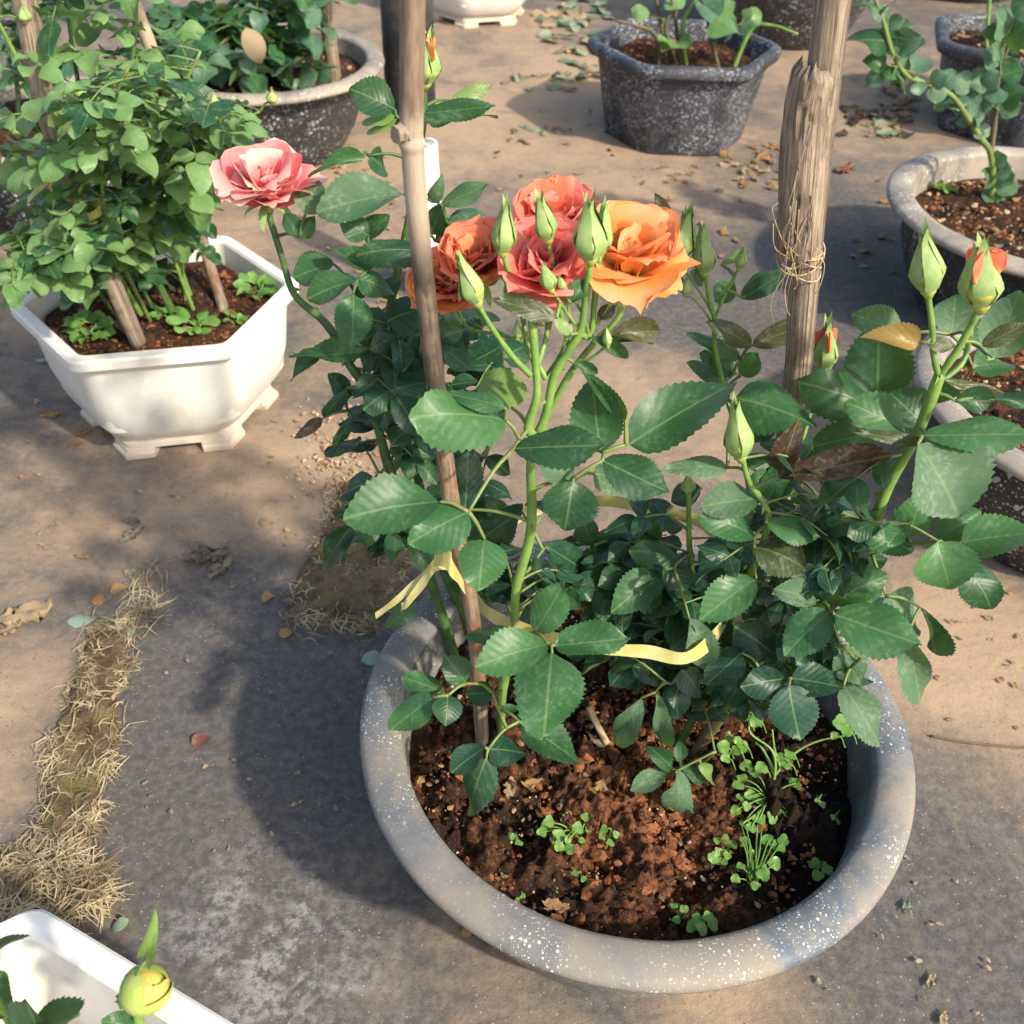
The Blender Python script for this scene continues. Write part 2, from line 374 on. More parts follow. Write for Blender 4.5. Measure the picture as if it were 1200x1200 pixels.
c = s.mix(s.math('MULTIPLY', gm, .6), c, (.46, .38, .29)); c = s.mix(s.math('MULTIPLY', gd, .6), c, (.045, .038, .034))
wr = s.n('Mapping'); wr.inputs['Scale'].default_value = (5, 16, 1); wr.inputs['Rotation'].default_value = (0, 0, .5); s.l(p, wr.inputs[0])
s.set(c, .82, .25); s.bump(s.math('ADD', s.math('ADD', s.noise(55, 3, .6, p), s.math('MULTIPLY', fine2, .4)), s.math('MULTIPLY', s.noise(1.0, 3, .6, wr.outputs[0]), 2.2)), .45, .004)
M['ground'] = s.m

# ------------------------------------------------------------------ ground sheet
def gz(x, y):
    return .004*noise.noise(V((x*3.1, y*3.1, 0))) + .002*noise.noise(V((x*11, y*11, 4)))
xs = [-90, -30, -12, -6] + [-3.4+.04*i for i in range(171)] + [6, 12, 30, 90]
ys = [-90, -30, -10, -4, -2] + [-.6+.04*i for i in range(166)] + [9, 14, 30, 90]
vs = [(x, y, gz(x, y) if abs(x) < 3.3 and -.5 < y < 5.9 else 0) for y in ys for x in xs]
nx = len(xs); fs = [(j*nx+i, j*nx+i+1, (j+1)*nx+i+1, (j+1)*nx+i) for j in range(len(ys)-1) for i in range(nx-1)]
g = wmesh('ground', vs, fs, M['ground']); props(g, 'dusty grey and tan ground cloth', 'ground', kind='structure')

# ------------------------------------------------------------------ soil discs and crumbs
def soil_disc(parent, c, R, z, rough=.012, rings=30, seg=72, seed=0, poly=None, name='soil', mat='soil', mound=0):
    vs, fs = [V((c.x, c.y, z+mound))], []
    ring = polyring(*poly) if poly else None
    for i in range(1, rings+1):
        for k in range(seg):
            a = 2*pi*k/seg; rr = R*i/rings
            if ring:
                f = k/seg*len(ring); i0 = int(f); q = ring[i0].lerp(ring[(i0+1) % len(ring)], f-i0); x, y = c.x+q.x*rr, c.y+q.y*rr
            else: x, y = c.x+rr*cos(a), c.y+rr*sin(a)
            fr = i/rings; edge = min(1, (1-fr)*6)
            h = noise.noise(V((x*22, y*22, seed)))*rough + abs(noise.noise(V((x*60, y*60, seed+3))))*rough*.8 + abs(noise.noise(V((x*130, y*130, seed))))*rough*.55 + noise.noise(V((x*260, y*260, seed)))*rough*.22
            vs.append(V((x, y, z + mound*(1-fr*fr) + h*(.3+.7*edge))))
    for k in range(seg): fs.append((0, 1+k, 1+(k+1) % seg))
    for i in range(rings-1):
        for k in range(seg):
            k2 = (k+1) % seg; a = 1+i*seg; fs.append((a+k, a+seg+k, a+seg+k2, a+k2))
    return wmesh(name, vs, fs, M[mat], parent)
ICO = None
def crumbs(name, pts, mat, parent=None):
    """pts: (Vector, size); one joined mesh of rough lumps"""
    global ICO
    if ICO is None:
        bm = bmesh.new(); bmesh.ops.create_icosphere(bm, subdivisions=1, radius=1)
        ICO = ([v.co.copy() for v in bm.verts], [tuple(v.index for v in f.verts) for f in bm.faces]); bm.free()
    vs, fs = [], []
    for q, sz in pts:
        o = len(vs); R = Matrix.Rotation(random.random()*6, 3, V((random.random(), random.random(), random.random()-.5)).normalized())
        sx = V((random.uniform(.6, 1.3), random.uniform(.6, 1.2), random.uniform(.45, .9)))
        for v in ICO[0]:
            u = R @ v; u = V((u.x*sx.x, u.y*sx.y, u.z*sx.z)) * sz * random.uniform(.55, 1.35); vs.append(q+u)
        fs += [tuple(o+i for i in f) for f in ICO[1]]
    o = wmesh(name, vs, fs, M[mat], parent, smooth=False); props(o, kind='stuff'); return o
def disc_pts(c, R, z, n, smin, smax, rough=.008):
    out = []
    for _ in range(n):
        r = R*sqrt(random.random()); a = random.random()*2*pi; sz = smin + (smax-smin)*random.random()**3
        x, y = c.x+r*cos(a), c.y+r*sin(a)
        out.append((V((x, y, z + noise.noise(V((x*22, y*22, 0)))*rough + sz*.25)), sz))
    return out

# ------------------------------------------------------------------ pots
def round_pot(loc, R, h, label, group=None, rimw=.037, mat='blackpot', rimmat='greyrim', soilz=None, base=.66, name='round_planter', cat='planter'):
    root = empty(name, loc, label, cat, group)
    prof = [(R*base*.98, 0), (R*base, .004), (R*(base+.11), h*.28), (R*(base+.19), h*.6), (R-rimw*.95, h-.03), (R-rimw*.9, h-.012)]
    prof2 = [(R-rimw*.95, h-.012), (R-.006, h-.016), (R-.001, h-.0135), (R, h-.009), (R-.0015, h-.0045), (R-.006, h-.0015), (R-rimw*.5, h+.0025), (R-rimw+.006, h+.001), (R-rimw+.001, h-.002), (R-rimw-.001, h-.007)]
    prof3 = [(R-rimw-.001, h-.006), (min(R-rimw-.004, R*(base+.27)-.006), h-.03), (R*(base+.19)-.008, h*.6)]
    vs, fs = lathe(prof); obj('wall', meshdata('wall', vs, fs, M[mat]), root)
    vs, fs = lathe(prof2); fs.pop()
    for v in vs:
        a = atan2(v.y, v.x); k = 1 + .006*noise.noise(V((cos(a)*2, sin(a)*2, loc[0]*9))) ; v.x *= k; v.y *= k; v.z += .002*noise.noise(V((cos(a)*3, sin(a)*3, 7)))
    obj('rim', meshdata('rim', vs, fs, M[rimmat]), root)
    vs, fs = lathe(prof3); fs.pop(); obj('inner_wall', meshdata('inner_wall', vs, fs, M['greyrim' if mat == 'blackpot' else rimmat]), root)
    return root
def hex_white(loc, R, h, phase, label, name='white_planter', group=None):
    root = empty(name, loc, label, 'planter', group)
    k = R/.2
    prof = [(.125*k, .030, .2), (.148*k, .036, .2), (.166*k, .058, .2), (.176*k, .10, .16), (.183*k, h-.022, .10), (.186*k, h-.018, .1)]
    vs, fs = polylathe(prof, 6, phase); obj('wall', meshdata('wall', vs, fs, M['white']), root)
    prof = [(.1845*k, h-.016, .06), (.197*k, h-.018, .06), (.200*k, h-.015, .06), (.200*k, h-.003, .06), (.197*k, h, .06), (.181*k, h, .06), (.178*k, h-.004, .06)]
    vs, fs = polylathe(prof, 6, phase); fs.pop(); obj('rim', meshdata('rim', vs, fs, M['white']), root)
    prof = [(.178*k, h-.004, .06), (.172*k, h*.6, .1), (.165*k, h*.3, .1)]
    vs, fs = polylathe(prof, 6, phase); fs.pop(); obj('inner_wall', meshdata('inner_wall', vs, fs, M['white']), root)
    prof = [(.118*k, .014, .08), (.140*k, .0142, .08), (.140*k, .022, .08), (.134*k, .024, .08), (.134*k, .031, .08), (.120*k, .032, .08)]
    vs, fs = polylathe(prof, 6, phase); obj('base_plinth', meshdata('base_plinth', vs, fs, M['white']), root)
    me = None
    for i in range(6):
        a = phase + i*pi/3
        c0 = V((cos(a), sin(a), 0)); n = []
        for side in (-1, 1):
            e = V((cos(a+side*pi/3), sin(a+side*pi/3), 0)); n.append((e-c0)*.27)
        def ring(s, z): return [V((*(q*s*k).to_2d(), z)) for q in (c0+n[0], c0*1.0, c0+n[1], (c0+n[1])*.78, (c0+n[0])*.78)]
        vs = ring(.147, 0) + ring(.147, .007) + ring(.1415, .009) + ring(.1415, .0145); fs = []
        for b in range(3):
            for j in range(5): fs.append((b*5+j, b*5+(j+1) % 5, b*5+5+(j+1) % 5, b*5+5+j))
        fs += [(4, 3, 2, 1, 0), (15, 16, 17, 18, 19)]
        obj('foot', meshdata('foot', vs, fs, M['white']), root)
    return root
def hex_black(loc, R, h, phase, label, Rb=.74):
    root = empty('hexagonal_planter', loc, label, 'planter')
    prof = [(R*Rb, 0), (R*Rb*1.01, .006), (R*.89, h-.035), (R*.90, h-.02)]
    vs, fs = polylathe(prof, 6, phase, .16); obj('wall', meshdata('wall', vs, fs, M['hexpot']), root)
    prof = [(R*.90, h-.024), (R*.985, h-.028), (R, h-.02), (R*.995, h-.006), (R*.96, h), (R*.90, h), (R*.875, h-.008)]
    vs, fs = polylathe(prof, 6, phase, .14); fs.pop(); obj('rim', meshdata('rim', vs, fs, M['hexpot']), root)
    prof = [(R*.875, h-.008), (R*.83, h*.6), (R*.78, h*.3)]
    vs, fs = polylathe(prof, 6, phase, .14); fs.pop(); obj('inner_wall', meshdata('inner_wall', vs, fs, M['hexpot']), root)
    return root

MP = V((.1187, .598, 0)); MPR = .25; SOILZ = .146
main = round_pot(MP, MPR, .2, 'speckled blue-grey round planter holding the orange rose bushes', mat='rimpot', rimmat='rimpot')
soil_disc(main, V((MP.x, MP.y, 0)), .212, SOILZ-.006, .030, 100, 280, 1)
crumbs('soil_crumbs', disc_pts(MP, .2, SOILZ, 3000, .0007, .0042, .014), 'crumb', main)
crumbs('soil_clods', [(V((MP.x+.02+random.gauss(0, .05), MP.y-.06+random.gauss(0, .045), SOILZ+.002)), random.uniform(.002, .0085)) for _ in range(330)], 'clod', main)
crumbs('bark_bits', disc_pts(MP, .2, SOILZ+.002, 420, .0008, .0026, .014), 'tancrumb', main)

WP = V((-.533, 1.345, 0))
wpot = hex_white(WP, .2076, .2, radians(14), 'white hexagonal planter with small feet holding the leafy green bush')
soil_disc(wpot, WP, .168, .172, .012, 30, 72, 2, poly=(6, radians(15), .1))
crumbs('soil_crumbs', disc_pts(WP, .15, .175, 700, .0015, .006, .01), 'crumb', wpot)
TLP = V((-.62, 2.45, 0))
tlpot = round_pot(TLP, .288, .205, 'round black speckled planter with grey rim behind the white planter', rimw=.042, base=.62)
soil_disc(tlpot, TLP, .24, .165, .014, 24, 64, 3); crumbs('soil_crumbs', disc_pts(TLP, .22, .165, 500, .002, .008), 'tancrumb', tlpot)
HP = V((.376, 2.64, 0))
hpot = hex_black(HP, .245, .22, 0, 'speckled black hexagonal planter with sparse green stems')
soil_disc(hpot, HP, .20, .175, .014, 24, 72, 4, poly=(6, 0, .14)); crumbs('soil_crumbs', disc_pts(HP, .17, .178, 500, .002, .008), 'crumb', hpot)
BP = V((.80, 3.62, 0))
bpot = round_pot(BP, .34, .24, 'round black planter standing behind the speckled hexagonal planter', rimw=.03, rimmat='hexpot')
soil_disc(bpot, BP, .3, .21, .014, 20, 60, 5)
RMP = V((.955, 1.77, 0))
rmpot = round_pot(RMP, .297, .205, 'dusty round black planter beside the tied stake, holding an arching rose stem', rimw=.045)
soil_disc(rmpot, RMP, .245, .155, .014, 40, 100, 6); crumbs('soil_crumbs', disc_pts(RMP, .23, .158, 1100, .002, .008), 'crumb', rmpot); crumbs('bark_bits', disc_pts(RMP, .23, .16, 350, .002, .007), 'tancrumb', rmpot)
RFP = at(1105, 470, z=.205) + V((.232, .03, 0)); RFP.z = 0
rfpot = round_pot(RFP, .25, .205, 'dusty round black planter behind the tall right-hand rosebuds', rimw=.04)
soil_disc(rfpot, RFP, .205, .165, .014, 40, 100, 7); crumbs('soil_crumbs', disc_pts(RFP, .19, .168, 1000, .002, .008), 'crumb', rfpot); crumbs('bark_bits', disc_pts(RFP, .19, .17, 300, .002, .006), 'tancrumb', rfpot)
RTP = at(1102, 50, z=.22) + V((.26, .08, 0)); RTP.z = 0
rtpot = hex_black(RTP, .27, .22, radians(195), 'black hexagonal planter with pebbly soil behind the arching rose stem')
soil_disc(rtpot, RTP, .22, .185, .014, 24, 72, 8, poly=(6, radians(195), .14)); crumbs('soil_crumbs', disc_pts(RTP, .2, .188, 400, .002, .008), 'tancrumb', rtpot)
FRP = at(1125, 8, z=0) + V((.06, .26, 0)); FRP.z = 0
frpot = round_pot(FRP, .32, .22, 'far black planter whose base shows beyond the arching rose stem', rimw=.03, rimmat='hexpot')
soil_disc(frpot, FRP, .28, .19, .012, 10, 40, 9)
TWP = at(548, 33, z=0) + V((.02, .16, 0)); TWP.z = 0
twpot = hex_white(TWP, .23, .22, radians(80), 'far white footed planter standing beyond the bamboo stake')
soil_disc(twpot, TWP, .19, .19, .01, 10, 48, 10, poly=(6, radians(80), .1))
FLP = at(30, 192, z=.2) + V((-.06, .245, 0)); FLP.z = 0
flpot = round_pot(FLP, .25, .2, 'round black planter half hidden behind the leafy green bush', rimw=.035)
soil_disc(flpot, FLP, .21, .17, .012, 14, 48, 11)
BLP = V((-.335, .175, 0))
blpot = hex_white(BLP, .22, .2, radians(94), 'white planter whose pale rim frames the single yellow bud')
soil_disc(blpot, BLP, .18, .10, .01, 16, 60, 12, poly=(6, radians(96), .1))

# ------------------------------------------------------------------ leaf meshes
LEAFCACHE = {}
def leaf_mesh(var, mat, hi=True):
    key = (var, mat, hi)
    if key in LEAFCACHE: return LEAFCACHE[key]
    rr = random.Random(100+var); n = 30 if hi else 8
    fold = [.10, .26, .04, .38, .16, .55, .22, .08][var % 8]; arch = [.10, .05, .16, .12, .20, .08, -.06, .24][var % 8]
    wav = [.03, .045, .05, .03, .065, .04, .07, .045][var % 8]; tw = rr.uniform(-.9, .9); skew = rr.uniform(-.07, .07); pk = rr.uniform(.36, .46)
    vs, uvs, fs = [], [], []
    for i in range(n+1):
        t = i/n
        tt = t**(math.log(.5)/math.log(pk))
        w = .5*max(0, sin(pi*tt))**.72
        if t > .8: w *= 1-.25*((t-.8)/.2)
        if t < .04: w *= t/.04
        for j, q in enumerate((-1, -.5, 0, .5, 1)):
            ww = w*q; x = t
            if hi and abs(q) == 1 and 0 < i < n:
                if i % 2: ww *= 1.035+.04*rr.random(); x = t + .008*rr.random()
                else: ww *= .965; x = t - .004
            y = ww + skew*t*(1-t)*2
            z = arch*4*t*(1-t)*.5 + fold*abs(ww)*.8 - (.5 if var % 3 else -.2)*ww*ww
            z += wav*sin(t*9+var+q*2)*abs(q)*(.4+t)*.8
            z += ww*tw*(t-.35)*1.6; vs.append((x, y, z)); uvs.append((t, .5+.5*q*min(1, w*2.1)))
    for i in range(n):
        for j in range(4):
            a = i*5+j; fs.append((a, a+5, a+6, a+1))
    me = meshdata('leaf', vs, fs, M[mat], uvs); LEAFCACHE[key] = me; return me
def leaf_matrix(base, tip, width, nrm):
    X = tip-base; L = X.length; x = X/L
    n = nrm - x*nrm.dot(x)
    if n.length < 1e-4: n = V((0, .3, 1)) - x*x.z
    n.normalize(); y = n.cross(x)
    return Matrix(((x.x*L, y.x*width, n.x*L, base.x), (x.y*L, y.y*width, n.y*L, base.y), (x.z*L, y.z*width, n.z*L, base.z), (0, 0, 0, 1)))
UP = V((0, 0, 1))
class Plant:
    def __init__(s, name, loc, label, cat='rose bush', group=None):
        s.root = empty(name, loc, label, cat, group); s.nodes = []; s.hero = []; s.nl = 0
    def cane(s, pts, r0, r1, mat='stem', sides=10, thorns=0, name='stem', bumps=True):
        path = catmull(pts, 7); ph = random.random()*9
        rad = lambda t: (r0+(r1-r0)*t) * (1+.07*sin(t*23+ph) + (.10*max(0, sin(t*pi*5+ph))**12 if bumps else 0))
        vs, fs = tube(path, rad, sides); wmesh(name, vs, fs, M[mat], s.root)
        s.nodes += path
        for k in range(thorns):
            i = random.randrange(2, len(path)-2); p = path[i]; t = (path[i+1]-path[i-1]).normalized()
            a = random.random()*6.28; sdv = t.orthogonal().normalized(); sdv = Matrix.Rotation(a, 3, t) @ sdv
            r = rad(i/len(path)); q = p + sdv*r*.7; d = (sdv*.8 - t*.45).normalized()
            e = t.cross(sdv)*.0011
            vv = [q+t*.0026, q+e, q-t*.0026, q-e, q+d*.0065]
            wmesh('thorn', vv, [(0, 1, 4), (1, 2, 4), (2, 3, 4), (3, 0, 4)], M['stalk'], s.root, smooth=False)
        return path
    def leaf(s, base, tip, width, nrm, var=None, mat='leaf', hi=True, name='leaf'):
        var = random.randrange(8) if var is None else var; s.nl += 1
        return obj(name, leaf_mesh(var, mat, hi), s.root, leaf_matrix(base, tip, width, nrm))
    def px(s, bx, by, tx, ty, wpx, Y, dY=0, mat='leaf', k=None, var=None):
        b = at(bx, by, Y); t = at(tx, ty, Y+dY); mid = (b+t)/2; c = (CAM-mid); dist = c.length; c.normalize()
        k = random.uniform(.25, .75) if k is None else k
        n = c*(1-k) + UP*k + V((random.uniform(-.15, .25), random.uniform(-.1, .1), 0))
        x = (t-b).normalized(); n = (n - x*n.dot(x)).normalized()
        wr = wpx*dist/FPX/max(.55, n.dot((c - x*c.dot(x)).normalized())) * 1.04
        s.hero.append(b); return s.leaf(b, t, wr, n, var, mat)
    def attach(s, r=.0013, mat='stalk'):
        """leaf stalks: join every leaf base to the nearest stem or stalk"""
        todo = list(s.hero); s.hero = []
        nodes = list(s.nodes)
        best = [min(((p-b).length*(1.0 if p.z < b.z+.02 else 1.5), i) for i, p in enumerate(nodes)) for b in todo]
        while todo:
            k = min(range(len(todo)), key=lambda i: best[i][0]); b = todo.pop(k); d, i = best.pop(k); p = nodes[i]
            L = (p-b).length
            if L > .002:
                m = (p+b)/2 + V((random.uniform(-.06, .06), random.uniform(-.06, .06), .10))*L
                path = catmull([p, m, b], 4)
                vs, fs = tube(path, lambda t: r*(1.25-.45*t), 5); wmesh('leaf_stalk', vs, fs, M[mat], s.root)
                o = len(nodes); nodes += path[2:]
                for j, bb in enumerate(todo):
                    for q in range(o, len(nodes)):
                        dd = (nodes[q]-bb).length*(1.0 if nodes[q].z < bb.z+.02 else 1.5)
                        if dd < best[j][0]: best[j] = (dd, q)
    def compound(s, p, d, size, mat, hi=True, n=5, droop=.25, r=.0011, fw=.62, stalkmat='stalk'):
        """a compound leaf: rachis from p along d with n leaflets"""
        d = d.normalized(); L = size*1.55
        pts = [p, p + d*L*.5 + UP*L*.05, p + d*L - UP*L*droop*.6]
        path = catmull(pts, 4); vs, fs = tube(path, lambda t: r*(1.2-.5*t), 4, False); wmesh('leaf_stalk', vs, fs, M[stalkmat], s.root)
        side = d.cross(UP)
        side = side.normalized() if side.length > .1 else V((1, 0, 0))
        end = path[-1]; td = (path[-1]-path[-3]).normalized()
        nn = (UP*1.0 + V((random.uniform(-.5, .5), random.uniform(-.5, .5), 0)) + d*.2).normalized()
        s.leaf(end, end + (td + V((random.uniform(-.2, .2), random.uniform(-.2, .2), -droop))).normalized()*size, size*fw*1.05, nn, None, mat, hi)
        for q in range((n-1)//2):
            a = path[-2 - q*3] if len(path) > 2+q*3 else path[1]
            for sg in (-1, 1):
                dd = (side*sg + d*random.uniform(.25, .7) + V((0, 0, random.uniform(-.35, .1)-droop*.5))).normalized(); sz = size*(.9-.14*q)*random.uniform(.85, 1.05)
                s.leaf(a, a+dd*sz, sz*fw, (nn + side*sg*random.uniform(-.3, .35)).normalized(), None, mat, hi)

# ------------------------------------------------------------------ rose flowers and buds
PETAL = {}
def petal_mesh(key, h, w, th0, th1, curl, Rc, mat, seed):
    k = (key, mat, seed)
    if k in PETAL: return PETAL[k]
    rr = random.Random(seed*17+3); nu, nv = 8, 9; vs, uvs, fs = [], [], []
    r = .0015; z = 0; prof = [(r, z)]
    for i in range(nv):
        v = (i+.5)/nv; th = th0 + (th1-th0)*v + curl*v**4
        r += sin(th)*h/nv; z += cos(th)*h/nv; prof.append((r, z))
    ph = rr.random()*6
    for i, (r, z) in enumerate(prof):
        v = i/nv; hw = w*.5*(sin(pi*(.12+.60*v))**.8) * (1 if v < .75 else sqrt(max(0, 1-((v-.75)/.32)**2)))
        th = th0 + (th1-th0)*v + curl*v**4
        for j in range(nu+1):
            u = -1+2*j/nu; sft = u*hw
            off = Rc-sqrt(max(1e-9, Rc*Rc-min(abs(sft), Rc*.98)**2))
            rip = (.0022*sin(u*4.2+ph)*v*v + .0016*sin(u*9+ph*2)*v**3)*(h/.03)
            dip = -.10*h*u*u*v*v + .03*h*cos(u*7+ph)*v**4
            R = r - off*cos(th)*1.0 - rip*.6
            vs.append((R+dip*sin(th), Rc*math.asin(max(-.98, min(.98, sft/Rc)))*.5 + sft*.5, z + off*sin(th)*.8 + rip*.4 + dip*cos(th)))
            uvs.append((v, .5+.5*u))
    for i in range(nv):
        for j in range(nu):
            a = i*(nu+1)+j; fs.append((a, a+1, a+nu+2, a+nu+1))
    me = meshdata('petal', vs, fs, M[mat], uvs); PETAL[k] = me; return me
def flower(plant, pos, axis, size, mat, openness=1.0, seed=0, layers=None, messy=0.0, mat2=None):
    """pos = base of the flower; axis = facing; size = petal height"""
    rr = random.Random(seed); q = axis.normalized().to_track_quat('Z', 'Y').to_matrix().to_4x4()
    W = Matrix.Translation(pos) @ q
    vs, fs = lathe([(.0022, -.012), (.0042, -.008), (.0055, -.003), (.0052, .001), (.002, .003)], 12)
    fl = obj('flower', meshdata('receptacle', vs, fs, M['bud']), plant.root, W)
    layers = layers or [(3, .62, .55, -.05, .02, -.1, .25), (4, .78, .75, .08, .12, .2, .34), (5, .92, .95, .22, .30, .5, .48), (5, 1.0, 1.10, .45, .62, .85, .62), (6, 1.0, 1.2, .75, 1.05, 1.0, .85)]
    k = 0
    for li, (n, h, wd, t0, t1, cu, rc) in enumerate(layers):
        for i in range(n):
            a = 2*pi*(i+.37*li)/n + rr.uniform(-.2, .2); k += 1
            t0r = t0*openness + rr.uniform(-.06, .06)*(1+messy*3); sc = 1+rr.uniform(-.1, .1)*(1+messy)
            me = petal_mesh((li, round(openness, 2)), size*h, size*wd, t0*openness, t1*openness, cu*openness, size*rc, (mat2 if mat2 and rr.random() < .4 else mat), seed*50+li*4+(i % 3))
            P = Matrix.Rotation(a, 4, 'Z') @ Matrix.Rotation(rr.uniform(-.08, .12)*(1+messy*4), 4, 'Y') @ Matrix.Rotation(rr.uniform(-.1, .1)*messy*3, 4, 'X') @ Matrix.Scale(sc, 4)
            obj('petal', me, fl, W @ P)
    sep = sepal_mesh('open'); 
    for i in range(5): obj('sepal', sep, fl, W @ Matrix.Rotation(2*pi*i/5+.3, 4, 'Z') @ Matrix.Scale(size/.045, 4))
    return fl
SEP = {}
def sepal_mesh(kind):
    if kind in SEP: return SEP[kind]
    vs, fs, n = [], [], 8
    for i in range(n+1):
        t = i/n
        if kind == 'open': p = V((.004+.020*sin(t*1.6), 0, -.002-.016*t*t)); w = .0042*sin(pi*(.25+.75*t))
        else:
            # unit bud: follows the bud profile, tip leaves it
            r, z = bud_prof(min(1, .10+t*.95)); z = .10+t*(1.18 if kind == 'tall' else 1.02)
            r = r*1.06+.008 + (.10*(t-.75)/.25 if t > .75 else 0)*(1.0 if kind == 'tall' else .35)
            p = V((r, 0, z)); w = .17*sin(pi*(.22+.78*t))**.8 * (1-.35*t)
        b = p + V((-(w*w)*2 if kind != 'open' else 0, 0, 0))
        vs += [b+V((0, -w, 0)), p, b+V((0, w, 0))]
        if i:
            o = (i-1)*3; fs += [(o, o+1, o+4, o+3), (o+1, o+2, o+5, o+4)]
    SEP[kind] = meshdata('sepal', vs, fs, M['sepal']); return SEP[kind]
def bud_prof(t):
    """unit bud: radius at height t (height 1, widest about .36)"""
    if t < .14: return .13+.035*(t/.14), t
    if t < .36: return .165+.125*sin((t-.14)/.22*pi/2), t
    q = (t-.36)/.64; return max(.010, .262*(1-q**1.0)**1.5*(1+.55*q) + .028*(1-q)), t
BUD = {}
def bud(plant, pos, axis, height, mat='bud', kind='tall', fat=1.0, tipmat=None):
    key = (mat,)
    if key not in BUD:
        vs, fs = lathe([(.07, -.10), (.10, -.03)] + [bud_prof(i/16) for i in range(17)], 16); 
        for v in vs:
            a = atan2(v.y, v.x); kk = 1+.035*cos(a*5)*max(0, min(1, v.z*3)); v.x *= kk; v.y *= kk
        BUD[key] = meshdata('bud', vs, fs, M[mat])
    W = Matrix.Translation(pos) @ axis.normalized().to_track_quat('Z', 'Y').to_matrix().to_4x4() @ Matrix.Rotation(random.random()*6, 4, 'Z') @ Matrix.Diagonal((height*fat*.92, height*fat*.92, height, 1))
    b = obj('bud', BUD[key], plant.root, W)
    for i in range(5):
        obj('sepal', sepal_mesh(kind), b, W @ Matrix.Rotation(2*pi*i/5 + random.uniform(-.08, .08), 4, 'Z') @ Matrix.Rotation(random.uniform(-.02, .05), 4, 'Y') @ Matrix.Diagonal((1, 1, random.uniform(.86, 1.06), 1)))
    if tipmat:
        for i in range(3):
            me = petal_mesh(('tip', i), .62, .5, .02, -.02, .05, .22, tipmat, 900+i)
            obj('petal', me, b, W @ Matrix.Translation((0, 0, .42)) @ Matrix.Rotation(i*2.1, 4, 'Z'))
    return b
def budpx(plant, bx, by, tx, ty, Y, dY=0, **kw):
    a, b = at(bx, by, Y), at(tx, ty, Y+dY); return bud(plant, a, b-a, (b-a).length, **kw), a
# ------------------------------------------------------------------ hero rose bushes in the main planter
def inpoly(x, y, P):
    c = False; j = len(P)-1
    for i in range(len(P)):
        xi, yi = P[i]; xj, yj = P[j]
        if (yi > y) != (yj > y) and x < (xj-xi)*(y-yi)/(yj-yi)+xi: c = not c
        j = i
    return c
def fill(pl, n, poly, size, mats, ymin, ymax, hi=True, zmin=.17, droop=.3, fw=.62):
    k = 0; tries = 0
    while k < n and tries < n*60:
        tries += 1
        p = random.choice(pl.nodes)
        if p.z < zmin: continue
        a = random.random()*2*pi; d = V((cos(a), sin(a)*.9, random.uniform(-.15, .5))).normalized()
        sz = size*random.uniform(.75, 1.2); e = p + d*sz*2.6
        if not (ymin < e.y < ymax) or e.z < zmin: continue
        x, y = topix(e); x2, y2 = topix(p + d*sz*1.4)
        if not (inpoly(x, y, poly) and inpoly(x2, y2, poly)): continue
        pl.compound(p, d, sz, random.choice(mats), hi, droop=droop, fw=fw); k += 1

class JoinPlant(Plant):
    """first `limit` leaves are objects of their own, the rest go into one foliage mesh"""
    limit = 290
    def leaf(s, base, tip, width, nrm, var=None, mat='leaf', hi=True, name='leaf'):
        if s.nl < s.limit: return Plant.leaf(s, base, tip, width, nrm, var, mat, hi, name)
        if not hasattr(s, 'extra'): s.extra = {}
        s.extra.setdefault(mat, []).append((leaf_mesh(random.randrange(8), mat, False), leaf_matrix(base, tip, width, nrm)))
    def finish(s):
        for mat, L in getattr(s, 'extra', {}).items():
            vs, fs, uvs = [], [], []
            for me, mx in L:
                o = len(vs); vs += [mx @ v.co for v in me.vertices]; fs += [tuple(i+o for i in p.vertices) for p in me.polygons]
                u = {}
                for l in me.loops: u[l.vertex_index] = tuple(me.uv_layers[0].data[l.index].uv)
                uvs += [u[i] for i in range(len(me.vertices))]
            props(wmesh('foliage', vs, fs, M[mat], s.root, uvs), kind='stuff')
# --- A: the front cane with the flower cluster
A = JoinPlant('rose_bush', V((-.005, .61, SOILZ)), 'rose bush with pale green cane carrying the cluster of coral and orange roses')
YA = .585
def pa(l): return [at(x, y, Y) for x, y, Y in l]
A.cane([V((-.002, .612, SOILZ-.02))] + pa([(588, 815, .60), (602, 740, .585), (605, 690, .58), (622, 622, .58), (622, 545, .58), (626, 515, .58), (619, 500, .58), (629, 465, .58), (628, 430, .585), (624, 380, .59), (622, 350, .60)]), 0.00429, 0.00252, 'stem', 12, 5)
A.cane(pa([(622, 530, .582), (638, 492, .587), (650, 440, .59), (666, 412, .59), (680, 388, .59), (685, 360, .59), (692, 308, .59)]), 0.00370, 0.00207, 'stem', 12, 4)
A.cane(pa([(680, 392, .592), (692, 392, .6), (697, 350, .60), (703, 300, .605)]), 0.00222, 0.00178, 'stem', 8)
A.cane(pa([(636, 500, .595), (650, 470, .60), (672, 432, .60), (700, 398, .605), (725, 372, .61), (739, 328, .62)]), 0.00252, 0.00192, 'stem', 8, 2)
A.cane(pa([(622, 440, .582), (600, 417, .58), (577, 385, .575), (560, 356, .575)]), 0.00222, 0.00155, 'stem', 8, 1)
A.cane(pa([(640, 445, .586), (618, 400, .60), (612, 370, .605), (598, 325, .60), (589, 297, .595)]), 0.00178, 0.00148, 'stem', 8)
A.cane(pa([(628, 435, .585), (640, 395, .60), (648, 355, .615), (643, 332, .62)]), 0.00192, 0.00163, 'stem', 8)
A.cane(pa([(683, 388, .592), (668, 372, .59), (655, 352, .585), (646, 338, .585)]), 0.00133, 0.00089, 'stem', 6)
A.cane(pa([(668, 374, .59), (664, 350, .59), (660, 338, .59)]), 0.00104, 0.00074, 'stem', 6)
